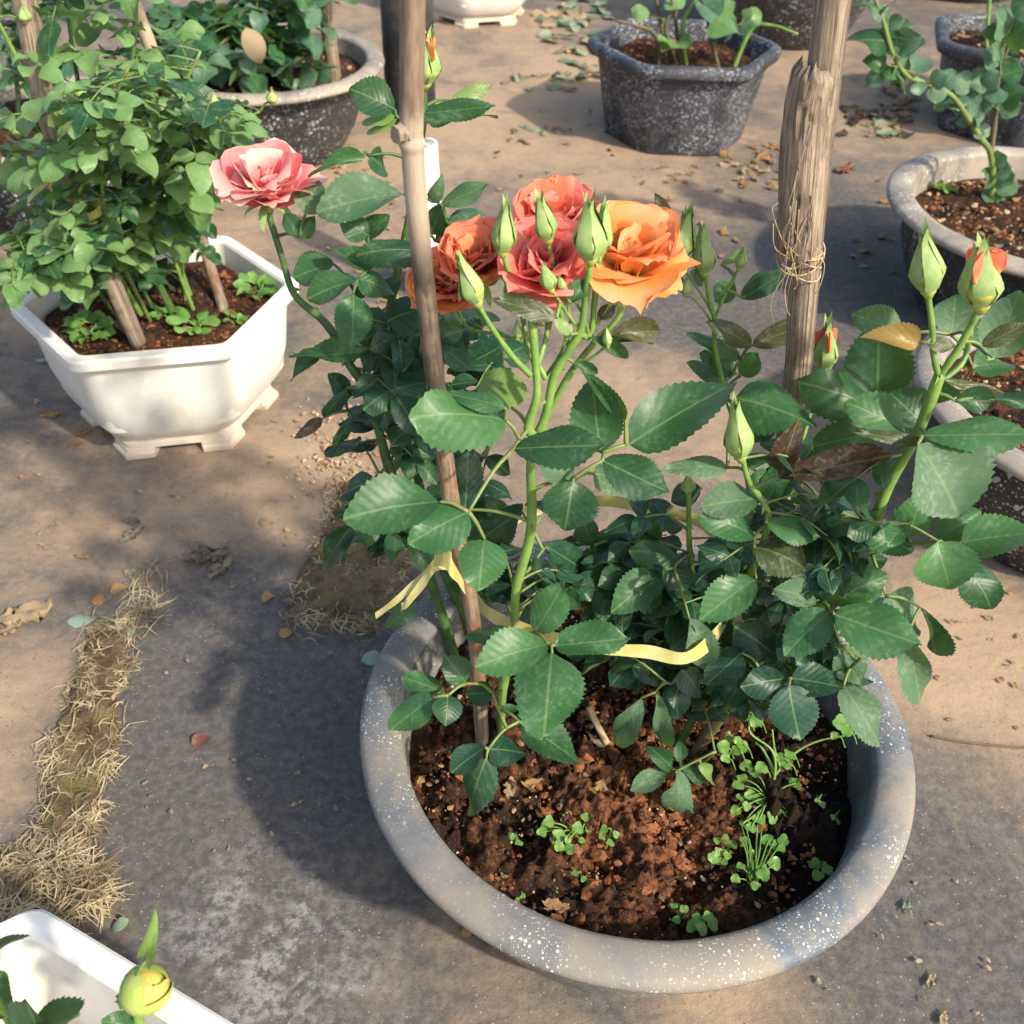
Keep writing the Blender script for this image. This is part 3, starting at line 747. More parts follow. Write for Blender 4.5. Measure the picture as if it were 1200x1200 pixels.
A.cane(pa([(690, 392, .6), (705, 372, .6), (715, 355, .6)]), 0.00133, 0.00096, 'stem', 6)
A.cane(pa([(612, 400, .6), (585, 390, .65), (560, 365, .68), (552, 335, .68)]), 0.00178, 0.00148, 'stem', 6)
A.cane(pa([(585, 392, .65), (550, 385, .69), (535, 360, .70)]), 0.00163, 0.00133, 'stem', 6)
A.cane(pa([(640, 400, .6), (645, 330, .64), (650, 290, .668)]), 0.00163, 0.00133, 'stem', 6)
def facing(px, py, Y, up=.5, rx=0, tow=.6):
    p = at(px, py, Y); c = (CAM-p).normalized(); return (c*tow + UP*up + V((rx, 0, 0))).normalized()
flower(A, at(738, 318, .625), facing(744, 325, .62, .85, .05, .40), .041, 'petal_orange', 1.12, 11, messy=.5)
flower(A, at(560, 322, .68), facing(558, 330, .68, .75, -.1, .5), .038, 'petal_coral', .72, 12, mat2='petal_orange')
flower(A, at(642, 325, .62), facing(648, 330, .62, .7, -.1, .6), .037, 'petal_pink', 1.05, 13, messy=.3)
flower(A, at(650, 285, .67), facing(655, 290, .67, .9, .05, .3), .042, 'petal_coral', .7, 14, mat2='petal_pink')
flower(A, at(526, 345, .71), facing(528, 345, .71, .6, -.1, .5), .036, 'petal_orange', 1.0, 15, mat2='petal_coral')
for a in [(560, 356, 541, 308, .575, 0, {}), (589, 297, 592, 246, .595, 0, {'kind': 'tall'}), (692, 305, 690, 240, .59, 0, {'fat': 1.05}), (703, 300, 708, 243, .607, 0, {'fat': .8}),
          (643, 282, 633, 236, .60, 0, {'mat': 'budyellow'}), (656, 252, 649, 215, .68, 0, {}), (646, 340, 636, 308, .585, 0, {'kind': 'short'}), (660, 340, 655, 322, .59, 0, {'kind': 'short'}), (715, 356, 724, 325, .6, 0, {'kind': 'tall', 'fat': .8})]:
    budpx(A, *a[:6], **a[6])
for a_, b_ in [((700, 398), (728, 362)), ((690, 392), (672, 350)), ((628, 435), (606, 395)), ((672, 432), (712, 404)), ((640, 440), (664, 395))]:
    A.cane(pa([(*a_, .597), ((a_[0]+b_[0])/2+3, (a_[1]+b_[1])/2, .594), (*b_, .592)]), .0012, .0009, 'stem', 6)
    budpx(A, b_[0], b_[1]+2, b_[0]+random.uniform(-5, 5), b_[1]-20, .592, kind='short', fat=.9)
A.cane(pa([(643, 286, .60), (650, 320, .605), (660, 380, .597), (668, 412, .592)]), 0.00148, 0.00178, 'stem', 6)
for a in [  # base px, tip px, width px, Y, dY, material, k, variant
    (592, 492, 478, 490, 62, .565, -.02, 'bright', .65, 2), (592, 478, 524, 462, 24, .56, .01, 'leaf', .5, 1), (600, 478, 568, 438, 58, .60, .03, 'pale', .2, 2),
    (602, 526, 713, 522, 44, .56, -.01, 'leaf', .6, 1), (704, 530, 693, 443, 60, .60, .02, 'leaf', .4, 0), (733, 492, 678, 430, 20, .605, .02, 'leaf', .2, 3),
    (737, 521, 864, 447, 66, .60, .03, 'leaf', .45, 0), (706, 540, 784, 577, 48, .58, -.02, 'leaf', .5, 1), (672, 563, 662, 622, 62, .57, -.02, 'leaf', .5, 3),
    (668, 566, 636, 528, 38, .585, .01, 'dusty', .4, 0), (695, 555, 742, 574, 26, .61, .02, 'dusty', .5, 2), (515, 588, 402, 608, 58, .52, -.02, 'leaf', .55, 0),
    (549, 600, 478, 638, 56, .515, -.02, 'bright', .55, 2), (568, 632, 561, 693, 55, .515, -.02, 'bright', .6, 2), (545, 597, 549, 519, 36, .59, .03, 'dark', .3, 1),
    (627, 741, 662, 681, 42, .55, .01, 'bright', .45, 1), (643, 755, 557, 782, 47, .53, -.02, 'bright', .6, 0), (650, 757, 739, 748, 38, .53, 0, 'bright', .6, 6),
    (647, 765, 637, 866, 78, .52, -.03, 'bright', .5, 2), (612, 848, 681, 896, 44, .55, -.02, 'leaf', .5, 0), (602, 744, 545, 748, 22, .56, .01, 'leaf', .6, 1),
    (546, 801, 521, 768, 31, .53, .01, 'leaf', .4, 0), (520, 812, 470, 794, 27, .53, .01, 'leaf', .5, 2), (508, 818, 457, 856, 34, .515, -.01, 'leaf', .5, 2), (525, 815, 522, 851, 34, .515, -.02, 'leaf', .5, 0),
    (577, 812, 546, 814, 28, .55, 0, 'dark', .5, 2), (568, 876, 529, 906, 27, .53, -.01, 'dark', .5, 0), (572, 878, 618, 884, 33, .53, 0, 'dark', .5, 2), (570, 888, 550, 951, 42, .525, -.02, 'leaf', .5, 4),
    (588, 832, 611, 831, 11, .57, 0, 'leaf', .5, 0), (652, 373, 577, 351, 24, .575, 0, 'bronze', .3, 1), (612, 354, 588, 318, 30, .59, .01, 'dusty', .3, 1), (716, 393, 772, 388, 24, .60, .01, 'bronze', .3, 3),
    (714, 396, 766, 403, 10, .60, .01, 'leaf', .4, 0), (600, 700, 560, 672, 34, .62, .03, 'dark', .4, 1), (640, 640, 690, 672, 34, .63, .03, 'dark', .4, 1), (612, 600, 560, 640, 36, .64, .03, 'dark', .4, 2),
    (668, 355, 690, 330, 20, .585, .01, 'leaf', .3, 3), (600, 790, 575, 770, 22, .6, .02, 'dark', .5, 0), (690, 395, 735, 420, 13, .595, 0, 'leaf', .3, 3), (640, 380, 612, 362, 18, .59, 0, 'bronze', .2, 3), (700, 372, 722, 358, 16, .6, 0, 'bronze', .2, 1), (668, 392, 648, 372, 14, .585, 0, 'pale', .2, 1), (672, 425, 700, 438, 12, .59, 0, 'leaf', .3, 3)]:
    A.px(*a[:8], k=a[8], var=a[9])
A.attach(.0014)

# --- B: the dark bush behind with the faded pink rose
B = JoinPlant('rose_bush', V((-.045, .70, SOILZ)), 'dark leaved rose bush behind the bamboo stake with one faded pink rose and tall bud')
YB = .74
B.cane([V((-.046, .698, SOILZ-.02))] + pa([(508, 690, .695), (482, 620, .71), (455, 545, .725), (440, 490, .73), (425, 450, .735), (408, 425, .74), (395, 398, .745), (378, 375, .75), (345, 345, .76), (330, 300, .765), (313, 245, .77)]), 0.00527, 0.00255, 'stemdark', 12, 5)
B.cane([V((-.022, .722, SOILZ-.02))] + pa([(524, 680, .735), (500, 600, .75), (475, 500, .76), (458, 420, .76), (456, 370, .77), (470, 300, .775), (480, 250, .78), (492, 170, .79), (497, 125, .79), (496, 100, .79)]), 0.00467, 0.00238, 'stemdark', 10, 4)
B.cane(pa([(468, 470, .757), (500, 440, .78), (540, 400, .80), (560, 340, .81), (545, 280, .81), (520, 250, .81)]), 0.00289, 0.00153, 'stemdark', 8, 2)
B.cane(pa([(500, 600, .75), (540, 560, .77), (575, 520, .79), (585, 460, .8), (590, 410, .80)]), 0.00272, 0.00153, 'stemdark', 8, 2)
B.cane(pa([(455, 545, .725), (420, 580, .70), (400, 600, .69)]), 0.00170, 0.00119, 'stemdark', 6)
flower(B, at(312, 235, .77), facing(310, 230, .77, .9, -.15, .15), .040, 'petal_faded', 1.3, 21, messy=1.3)
b_, a_ = budpx(B, 497, 100, 500, 42, .79, 0, fat=1.25, tipmat='petal_orange'); 
for a in [(497, 133, 581, 124, 22, .77, -.01, 'leaf', .2, 1), (500, 141, 584, 137, 22, .79, 0, 'bright', .6, 0), (528, 118, 578, 100, 15, .81, .01, 'pale', .5, 1), (463, 128, 409, 104, 36, .79, 0, 'leaf', .4, 0),
    (464, 134, 424, 146, 15, .79, 0, 'pale', .6, 1), (466, 138, 430, 158, 12, .79, 0, 'pale', .6, 1), (427, 183, 361, 208, 16, .76, -.01, 'bright', .4, 3), (432, 182, 454, 203, 24, .78, .01, 'leaf', .5, 0),
    (474, 228, 371, 249, 37, .74, -.01, 'dusty', .55, 0), (358, 251, 373, 211, 34, .75, .02, 'dusty', .4, 0), (351, 278, 333, 250, 20, .745, .01, 'leaf', .4, 0), (351, 278, 369, 253, 20, .745, .01, 'leaf', .4, 2),
    (518, 240, 572, 216, 22, .78, 0, 'dusty', .4, 1), (524, 262, 583, 264, 34, .78, 0, 'dusty', .6, 7), (510, 284, 560, 250, 24, .79, 0, 'bronze', .1, 1), (505, 236, 518, 203, 17, .78, 0, 'dusty', .3, 3), (504, 275, 521, 238, 26, .79, 0, 'leaf', .4, 0),
    (432, 276, 393, 254, 30, .75, 0, 'leaf', .4, 4), (430, 282, 456, 251, 18, .77, 0, 'leaf', .4, 3), (516, 300, 418, 299, 26, .74, -.01, 'leaf', .6, 7), (436, 312, 383, 290, 22, .74, 0, 'leaf', .6, 6), (482, 300, 433, 313, 17, .735, 0, 'leaf', .6, 6),
    (392, 310, 344, 326, 30, .75, 0, 'leaf', .5, 0), (419, 328, 360, 351, 26, .73, 0, 'leaf', .5, 0), (421, 326, 464, 346, 28, .73, 0, 'leaf', .5, 2), (414, 345, 412, 412, 42, .72, -.03, 'leaf', .4, 4), (418, 350, 424, 335, 14, .74, 0, 'dark', .4, 0),
    (455, 376, 511, 360, 42, .74, 0, 'dark', .4, 2), (456, 380, 418, 371, 30, .745, 0, 'dark', .4, 2), (455, 385, 420, 402, 24, .74, 0, 'dark', .4, 2), (426, 412, 338, 416, 25, .72, -.01, 'leaf', .5, 6), (376, 411, 341, 447, 20, .72, -.01, 'leaf', .4, 3),
    (455, 405, 440, 436, 30, .74, 0, 'dark', .4, 0), (475, 405, 500, 426, 26, .74, 0, 'dark', .4, 0), (440, 455, 456, 511, 33, .71, -.02, 'dark', .3, 2), (408, 455, 381, 489, 15, .72, 0, 'dark', .4, 2), (405, 470, 392, 445, 16, .73, 0, 'dark', .4, 2),
    (379, 490, 346, 514, 14, .715, 0, 'brown', .4, 1), (412, 490, 393, 523, 13, .72, 0, 'dark', .3, 2), (412, 462, 384, 438, 18, .73, .01, 'dark', .4, 0), (516, 402, 564, 366, 48, .79, 0, 'dark', .4, 2), (590, 405, 530, 440, 40, .79, 0, 'dark', .4, 2), (512, 440, 452, 466, 34, .76, 0, 'leaf', .4, 2),
    (440, 560, 398, 582, 30, .70, 0, 'dark', .4, 4), (470, 510, 500, 545, 26, .74, 0, 'dark', .4, 2), (465, 560, 440, 600, 24, .73, 0, 'dark', .4, 2), (413, 614, 379, 664, 28, .69, -.01, 'dark', .3, 3), (440, 592, 392, 606, 18, .69, 0, 'dark', .4, 2), (482, 628, 420, 669, 12, .69, 0, 'dark', .3, 3),
    (440, 618, 412, 634, 18, .7, 0, 'leaf', .4, 1), (489, 706, 453, 736, 25, .69, 0, 'dusty', .4, 1), (500, 480, 540, 470, 28, .78, 0, 'dark', .4, 2), (560, 440, 540, 415, 30, .8, 0, 'dark', .4, 2), (585, 470, 560, 510, 34, .78, 0, 'dark', .4, 2), (590, 420, 628, 400, 34, .8, .02, 'dark', .4, 2),
    (470, 330, 440, 345, 20, .77, 0, 'dark', .4, 2), (500, 520, 525, 560, 30, .76, 0, 'dark', .4, 1), (455, 500, 480, 460, 26, .75, 0, 'dark', .4, 2), (560, 330, 590, 300, 30, .81, 0, 'leaf', .4, 2), (548, 290, 515, 318, 28, .80, 0, 'leaf', .4, 2)]:
    B.px(*a[:8], k=a[8], var=a[9])
B.attach(.0013, 'stemdark')
BPOLY = [(372, 330), (440, 330), (480, 300), (560, 360), (610, 420), (610, 700), (560, 750), (500, 730), (455, 660), (400, 640), (420, 560), (400, 500), (372, 440)]
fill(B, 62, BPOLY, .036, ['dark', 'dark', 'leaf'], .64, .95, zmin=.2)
B.finish()

# --- C: the bushy right-hand plant
C = JoinPlant('rose_bush', V((.178, .60, SOILZ)), 'bushy rose bush spreading to the right with many closed green buds')
C.cane([V((.176, .595, SOILZ-.02))] + pa([(850, 830, .60), (900, 770, .61), (950, 720, .62), (975, 690, .616)]), 0.00593, 0.00532, 'stembrown', 12, 3)
C.cane(pa([(950, 720, .62), (1000, 655, .61), (1025, 608, .60), (1045, 560, .60), (1075, 508, .60), (1098, 448, .60), (1100, 440, .60)]), 0.00502, 0.00365, 'stem', 12, 3)
C.cane(pa([(1100, 442, .60), (1094, 415, .60), (1092, 380, .60), (1087, 342, .60)]), 0.00228, 0.00198, 'stem', 8)
C.cane(pa([(1100, 442, .60), (1122, 410, .60), (1140, 378, .60), (1149, 357, .60)]), 0.00274, 0.00228, 'stem', 8)
C.cane(pa([(1102, 448, .602), (1128, 425, .61), (1136, 395, .62), (1138, 380, .62)]), 0.00198, 0.00167, 'stem', 8)
C.cane([V((.165, .61, SOILZ-.02))] + pa([(840, 790, .62), (858, 720, .62), (868, 698, .618)]), 0.00426, 0.00350, 'stemdark', 10, 3)
C.cane(pa([(858, 720, .62), (885, 660, .61), (900, 615, .60), (895, 590, .60), (878, 565, .60), (869, 532, .60)]), 0.00334, 0.00198, 'stem', 10, 3)
C.cane([V((.15, .62, SOILZ-.02))] + pa([(820, 760, .63), (816, 700, .64), (808, 640, .64), (807, 575, .64)]), 0.00342, 0.00198, 'stem', 8, 2)
C.cane(pa([(858, 720, .62), (880, 620, .68), (872, 540, .72), (850, 460, .73), (838, 410, .735), (837, 375, .735), (830, 345, .735), (826, 318, .735)]), 0.00274, 0.00152, 'stem', 8, 2)
C.cane(pa([(837, 375, .735), (850, 345, .735), (866, 314, .735)]), 0.00137, 0.00114, 'stem', 6)
C.cane(pa([(838, 374, .735), (822, 345, .735), (808, 325, .735), (797, 303, .735)]), 0.00099, 0.00099, 'stalk', 6)
C.cane(pa([(900, 770, .61), (930, 680, .66), (940, 600, .70), (932, 555, .72), (945, 500, .74), (960, 450, .75), (965, 432, .75)]), 0.00274, 0.00122, 'stem', 8, 2)
C.cane(pa([(950, 720, .62), (965, 640, .68), (973, 560, .70), (975, 500, .71), (1000, 480, .70), (1028, 468, .69)]), 0.00243, 0.00122, 'stem', 8, 2)
C.cane(pa([(900, 770, .61), (950, 790, .56), (985, 790, .54), (1010, 770, .53)]), 0.00243, 0.00122, 'stemdark', 8)
C.cane(pa([(850, 830, .60), (880, 790, .56), (920, 790, .54), (930, 800, .53)]), 0.00213, 0.00122, 'stemdark', 8)
C.cane(pa([(1000, 655, .61), (1050, 640, .58), (1098, 636, .56), (1125, 640, .56)]), 0.00198, 0.00114, 'stalk', 8)
C.cane(pa([(840, 790, .62), (790, 760, .62), (760, 700, .64), (730, 660, .66), (705, 640, .68)]), 0.00228, 0.00122, 'stemdark', 8)
C.cane(pa([(840, 790, .62), (800, 800, .58), (775, 800, .57)]), 0.00198, 0.00106, 'stembrown', 8)
C.cane([V((.165, .575, SOILZ-.015))] + pa([(838, 882, .555), (815, 892, .55), (792, 904, .545)]), 0.00152, 0.00091, 'stalk', 6)
for a in [(1088, 342, 1083, 276, .60, {'fat': 1.0}), (1149, 360, 1152, 292, .60, {'fat': 1.15, 'tipmat': 'petal_coral', 'mat': 'budyellow'}), (868, 536, 862, 482, .60, {'fat': .95}), (826, 320, 824, 272, .735, {}), (866, 315, 872, 290, .735, {'kind': 'short'}),
          (794, 304, 806, 252, .735, {'mat': 'budyellow', 'fat': 1.1}), (803, 345, 806, 326, .735, {'kind': 'short', 'fat': 1.3, 'mat': 'budyellow'}), (965, 436, 970, 386, .75, {'tipmat': 'petal_coral', 'fat': .9}), (807, 578, 806, 556, .64, {'kind': 'short', 'fat': 1.1})]:
    budpx(C, *a[:5], 0, **a[5])
C.cane(pa([(803, 346, .735), (815, 352, .735), (836, 380, .735)]), 0.00076, 0.00091, 'stalk', 6)
for a in [(881, 405, 828, 376, 24, .73, 0, 'bronze', .2, 1), (881, 405, 957, 373, 26, .73, 0, 'bronze', .2, 1), (868, 421, 804, 391, 20, .74, 0, 'leaf', .5, 1), (861, 437, 821, 412, 28, .745, 0, 'leaf', .4, 0), (852, 452, 805, 424, 22, .75, 0, 'leaf', .4, 1), (868, 440, 889, 413, 26, .75, 0, 'leaf', .4, 1),
    (862, 466, 957, 500, 58, .66, -.03, 'leaf', .4, 2), (1032, 482, 934, 447, 48, .66, .01, 'leaf', .4, 2), (1028, 472, 1031, 375, 70, .67, .03, 'leaf', .2, 0), (1078, 401, 1007, 396, 28, .60, 0, 'amber', .3, 3), (1060, 392, 998, 368, 32, .64, .01, 'dusty', .3, 0), (1085, 402, 1120, 405, 16, .598, 0, 'bronze', .3, 1),
    (1062, 506, 990, 471, 36, .61, .01, 'bright', .55, 0), (1083, 500, 1042, 460, 46, .64, .02, 'leaf', .4, 0), (1080, 511, 1216, 510, 34, .57, -.01, 'bright', .6, 1), (1086, 520, 998, 506, 15, .58, 0, 'bronze', .1, 1), (1088, 520, 1135, 519, 12, .575, 0, 'bronze', .1, 1), (1075, 521, 1124, 606, 76, .56, -.03, 'dusty', .5, 3),
    (1040, 506, 944, 526, 30, .64, 0, 'leaf', .5, 0), (913, 561, 1046, 534, 30, .59, 0, 'brown', .35, 5), (914, 556, 936, 491, 28, .60, .01, 'brown', .3, 3), (853, 548, 776, 550, 26, .61, -.01, 'dusty', .6, 1), (887, 585, 820, 594, 38, .60, -.01, 'dusty', .55, 0), (884, 627, 819, 604, 36, .59, 0, 'bright', .5, 0), (898, 613, 962, 630, 28, .585, -.01, 'bright', .6, 1),
    (822, 572, 787, 589, 26, .66, 0, 'dark', .4, 0), (1071, 640, 1011, 627, 34, .575, 0, 'bright', .5, 0), (1064, 629, 1079, 577, 40, .58, .01, 'bright', .3, 1), (1097, 634, 1150, 599, 34, .57, .01, 'bright', .4, 3), (1126, 636, 1218, 624, 46, .55, -.01, 'bright', .5, 0), (1098, 635, 1114, 691, 62, .55, -.02, 'bright', .45, 3), (1128, 662, 1161, 714, 36, .56, -.02, 'leaf', .4, 4),
    (884, 641, 944, 667, 42, .585, -.02, 'bronze', .5, 4), (974, 640, 983, 688, 34, .59, -.01, 'leaf', .4, 1), (886, 678, 820, 727, 44, .57, -.02, 'bright', .45, 0), (957, 703, 907, 690, 28, .565, 0, 'dusty', .5, 0), (969, 710, 1041, 674, 36, .565, .01, 'leaf', .4, 3), (973, 716, 919, 769, 46, .55, -.02, 'bright', .45, 1), (977, 720, 1080, 756, 56, .54, -.03, 'bright', .5, 1),
    (1038, 698, 1077, 738, 40, .57, 0, 'dusty', .4, 0), (1064, 745, 1079, 823, 33, .55, -.01, 'dusty', .3, 0), (1078, 712, 1095, 766, 14, .565, 0, 'dark', .3, 3), (779, 668, 716, 718, 40, .62, -.03, 'leaf', .5, 0), (798, 656, 736, 645, 30, .63, 0, 'leaf', .5, 2), (790, 666, 806, 709, 36, .62, -.01, 'dark', .4, 0), (808, 725, 824, 784, 32, .58, -.02, 'dusty', .3, 3),
    (869, 765, 827, 803, 38, .56, -.01, 'dark', .4, 2), (917, 776, 860, 733, 46, .565, .01, 'dark', .4, 2), (922, 795, 867, 805, 36, .53, -.01, 'dark', .55, 2), (927, 795, 989, 806, 38, .53, -.01, 'dark', .55, 0), (934, 790, 987, 757, 40, .555, .01, 'dark', .4, 0), (925, 802, 938, 868, 52, .52, -.03, 'dark', .4, 1), (989, 803, 1031, 873, 40, .52, -.02, 'dusty', .4, 0), (985, 755, 1008, 801, 36, .545, -.01, 'dusty', .35, 1),
    (751, 818, 721, 869, 27, .57, -.01, 'dusty', .3, 3), (768, 811, 776, 871, 18, .57, -.01, 'dusty', .25, 5), (790, 800, 795, 843, 32, .575, -.01, 'dark', .35, 1), (800, 785, 821, 817, 30, .575, -.01, 'dark', .35, 2), (785, 795, 740, 780, 26, .59, 0, 'dark', .5, 2), (789, 901, 759, 874, 20, .55, 0, 'leaf', .4, 0), (782, 905, 739, 927, 22, .545, -.01, 'dusty', .5, 0), (792, 905, 790, 956, 26, .54, -.01, 'dusty', .5, 4), (797, 893, 797, 867, 14, .555, .01, 'leaf', .3, 0), (798, 900, 831, 915, 16, .55, 0, 'leaf', .5, 1), (821, 894, 836, 918, 14, .55, 0, 'pale', .4, 0),
    (756, 738, 724, 722, 16, .65, 0, 'dusty', .4, 1), (757, 738, 775, 722, 14, .65, 0, 'dusty', .4, 1), (752, 742, 768, 758, 14, .645, 0, 'dusty', .4, 1), (698, 641, 697, 681, 40, .66, -.01, 'leaf', .4, 0), (697, 638, 734, 619, 20, .67, 0, 'leaf', .4, 0), (694, 638, 677, 603, 28, .68, .01, 'leaf', .4, 1), (711, 634, 752, 656, 26, .665, 0, 'leaf', .4, 1), (776, 604, 754, 636, 30, .66, 0, 'leaf', .4, 0), (788, 593, 741, 590, 14, .68, 0, 'dark', .5, 1), (775, 612, 800, 620, 18, .66, 0, 'dark', .4, 1),
    (1105, 445, 1190, 470, 14, .60, 0, 'bronze', .2, 1), (1140, 430, 1186, 427, 30, .63, .01, 'leaf', .5, 0), (1150, 405, 1205, 378, 20, .60, 0, 'bronze', .2, 1), (1115, 392, 1120, 345, 44, .64, .02, 'dusty', .2, 0), (1165, 420, 1195, 340, 50, .64, .02, 'dusty', .2, 0), (1138, 402, 1142, 372, 34, .66, .02, 'dusty', .2, 0), (1120, 470, 1165, 470, 26, .59, 0, 'leaf', .2, 3), (1165, 468, 1215, 472, 16, .59, 0, 'dark', .2, 3), (1130, 445, 1085, 470, 24, .64, .01, 'leaf', .4, 1),
    (838, 352, 860, 330, 26, .745, .01, 'leaf', .3, 0), (905, 320, 868, 348, 20, .745, 0, 'leaf', .4, 1), (870, 350, 926, 315, 22, .73, 0, 'dark', .3, 1), (812, 315, 824, 335, 16, .75, 0, 'leaf', .3, 0), (786, 272, 768, 226, 18, .74, 0, 'bronze', .1, 1), (798, 340, 788, 320, 14, .74, 0, 'dark', .3, 1), (845, 310, 878, 292, 10, .745, 0, 'pale', .4, 1),
    (945, 640, 900, 660, 34, .60, 0, 'leaf', .4, 2), (940, 600, 975, 590, 34, .66, 0, 'leaf', .4, 2), (930, 560, 890, 575, 34, .68, 0, 'leaf', .4, 2), (965, 590, 1010, 610, 36, .64, 0, 'leaf', .4, 1), (1000, 660, 1040, 655, 32, .6, 0, 'leaf', .4, 2), (910, 480, 880, 520, 30, .70, 0, 'dark', .4, 0), (850, 640, 820, 660, 34, .62, 0, 'leaf', .4, 2)]:
    C.px(*a[:8], k=a[8], var=a[9])
C.attach(.0013)
CPOLY = [(720, 640), (800, 600), (850, 560), (900, 520), (1010, 520), (1080, 600), (1110, 660), (1060, 720), (1040, 800), (980, 850), (900, 850), (830, 850), (770, 830), (730, 760)]
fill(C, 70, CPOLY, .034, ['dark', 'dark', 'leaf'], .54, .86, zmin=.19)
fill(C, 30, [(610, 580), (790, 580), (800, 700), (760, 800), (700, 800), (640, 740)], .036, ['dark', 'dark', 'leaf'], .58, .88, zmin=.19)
C.finish()
APOLY = [(560, 560), (700, 560), (720, 640), (740, 720), (700, 780), (600, 800), (560, 720)]
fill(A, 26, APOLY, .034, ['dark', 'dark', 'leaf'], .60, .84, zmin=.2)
A.finish()

# ------------------------------------------------------------------ stakes, tape, pipes
def stake(name, pts, r0, r1, mat, label, cat='stake', nodes=(), knob=None):
    path = catmull(pts, 14); ph = random.random()*9
    def rad(t):
        r = r0+(r1-r0)*t
        r *= 1+.03*noise.noise(V((t*9, ph, 0)))
        for nd in nodes: r *= 1+.20*math.exp(-((t-nd)/.005)**2)-.05*math.exp(-((t-nd-.012)/.006)**2)
        return r
    root = empty(name, pts[0].copy(), label, cat)
    path = catmull(pts, 40); sd_ = 16
    vs, fs = tube(path, rad, sd_); wmesh('shaft', vs, fs, M[mat], root, tubeuv(path, sd_))
    return root, path, rad
bs, bpath, brad = stake('bamboo_stake', [V((-.018, .594, SOILZ-.03)), at(556, 740, .59), at(530, 596, .585), at(507, 420, .58), at(485, 200, .575), at(483, 60, .572), at(486, -90, .57)], .0062, .0069, 'bamboo', 'slim bamboo stake standing in the speckled grey planter among the roses', nodes=(.28, .697, .95))
# branch stub on the bamboo node
p0 = at(482, 155, .574); p1 = at(463, 158, .567)
vs, fs = tube(catmull([p0, (p0+p1)/2 + V((0, 0, .0005)), p1], 4), lambda t: .0060*(1+.25*noise.noise(V((t*9, 3, 1))))-.0010*t, 9); wmesh('branch_stub', [v + V((noise.noise(v*300)*.0012, noise.noise(v*310+V((5, 0, 0)))*.0012, 0)) for v in vs], fs, M['wood'], bs, smooth=False)
ws, wpath, wrad = stake('wooden_stake', [at(897, 715, .70), at(908, 620, .70), at(932, 460, .70), at(941, 350, .695), at(955, 190, .69), at(970, 50, .685), at(986, -80, .68)], .0105, .0114, 'wood', 'thick weathered wooden stake with split bark and frayed twine')
# split bark sheath and its loose strips
ppts = [at(938, 305, .676), at(943, 230, .675), at(951, 140, .673), at(962, 82, .672)]
path = catmull(ppts, 16); vs, fs, uvs = [], [], []; NB = 30
for i, q in enumerate(path):
    t = i/(len(path)-1)
    for j in range(NB+1):
        a = -pi*.12 + pi*1.10*j/NB; rd = noise.noise(V((j*.55, t*2.2, 4)))
        r = (.0146 + .0010*noise.noise(V((t*8, j*.3, 1))) + .0016*abs(rd) - (.0022 if rd < -.28 else 0)) * (1 if t < .93 else 1-.35*(t-.93)/.07) * (1 if t > .06 else .86+.14*t/.06)
        vs.append(q + V((-cos(a)*r, .014-sin(a)*r*1.1, 0)) + V((0, 0, .010*noise.noise(V((j*.9, t*3, 2)))*(1 if t > .8 or t < .1 else .3)))); uvs.append((t*.4, j/NB*.6))
for i in range(len(path)-1):
    for j in range(NB):
        a = i*(NB+1)+j; fs.append((a, a+1, a+NB+2, a+NB+1))
wmesh('bark_sheath', vs, fs, M['wood'], ws, uvs)
for k in range(14):
    x = random.uniform(917, 952); y0 = random.uniform(150, 260); y1 = y0 + random.uniform(40, 110)
    pts = [at(x+14*(1-(y0-90)/300), y0, .664), at(x+4+random.uniform(-4, 4), (y0+y1)/2, .6605), at(x-6+random.uniform(-5, 5), y1, .664)]
    vs, fs = tube(catmull(pts, 5), lambda t: .0007*(1-.6*t), 5); wmesh('bark_strip', vs, fs, M['wood'], ws)
tw = []
TW = empty('twine_tie', at(938, 305, .68), 'frayed tan twine knotted round the thick wooden stake', 'twine')
def ringtw(yc, r, tilt, ph):
    c = at(938-(yc-300)*.06, yc, .695); pts = [c + V((cos(a)*r, sin(a)*r, tilt*cos(a+ph))) for a in [2*pi*k/14 for k in range(15)]]
    vs, fs = tube(catmull(pts, 3), .0007, 5); wmesh('twine_loop', vs, fs, M['twine'], TW)
for i, yc in enumerate((294, 300, 303, 308, 297)): ringtw(yc, .0150+.0004*i, .002+.002*i, i*1.3)
for pts in ([(925, 300), (912, 270), (905, 245), (912, 238)], [(925, 303), (908, 290), (906, 262)], [(932, 308), (915, 330), (903, 355), (907, 380)], [(930, 306), (920, 338), (922, 362), (926, 370)], [(958, 300), (966, 310), (962, 332), (955, 345)], [(935, 300), (918, 280), (925, 260), (938, 285)], [(945, 305), (930, 315), (915, 310)], [(955, 290), (966, 300), (958, 315)], [(928, 298), (940, 265), (948, 250)], [(926, 290), (934, 330), (930, 340)]):
    P = catmull([at(x, y, .672) for x, y in pts], 6); vs, fs = tube(P, .0004, 5); wmesh('twine_end', vs, fs, M['twine'], TW)
def ribbon(name, pts, w, parent=None, tilt=.2, mat='tape', n=8):
    P = catmull(pts, n); vs, fs = [], []
    for i, q in enumerate(P):
        t = (P[min(i+1, len(P)-1)]-P[max(i-1, 0)]).normalized(); sdv = t.cross(UP)
        sdv = sdv.normalized() if sdv.length > .1 else V((1, 0, 0))
        if sdv.y < 0: sdv = -sdv
        u = (UP*cos(tilt*(1+.4*sin(i*.5))) + sdv*sin(tilt*(1+.4*sin(i*.5)))); ww = w(i/(len(P)-1)) if callable(w) else w
        vs += [q-u*ww/2, q+sdv*.0006, q+u*ww/2]
        if i: o = (i-1)*3; fs += [(o, o+1, o+4, o+3), (o+1, o+2, o+5, o+4)]
    return wmesh(name, vs, fs, M[mat], parent)
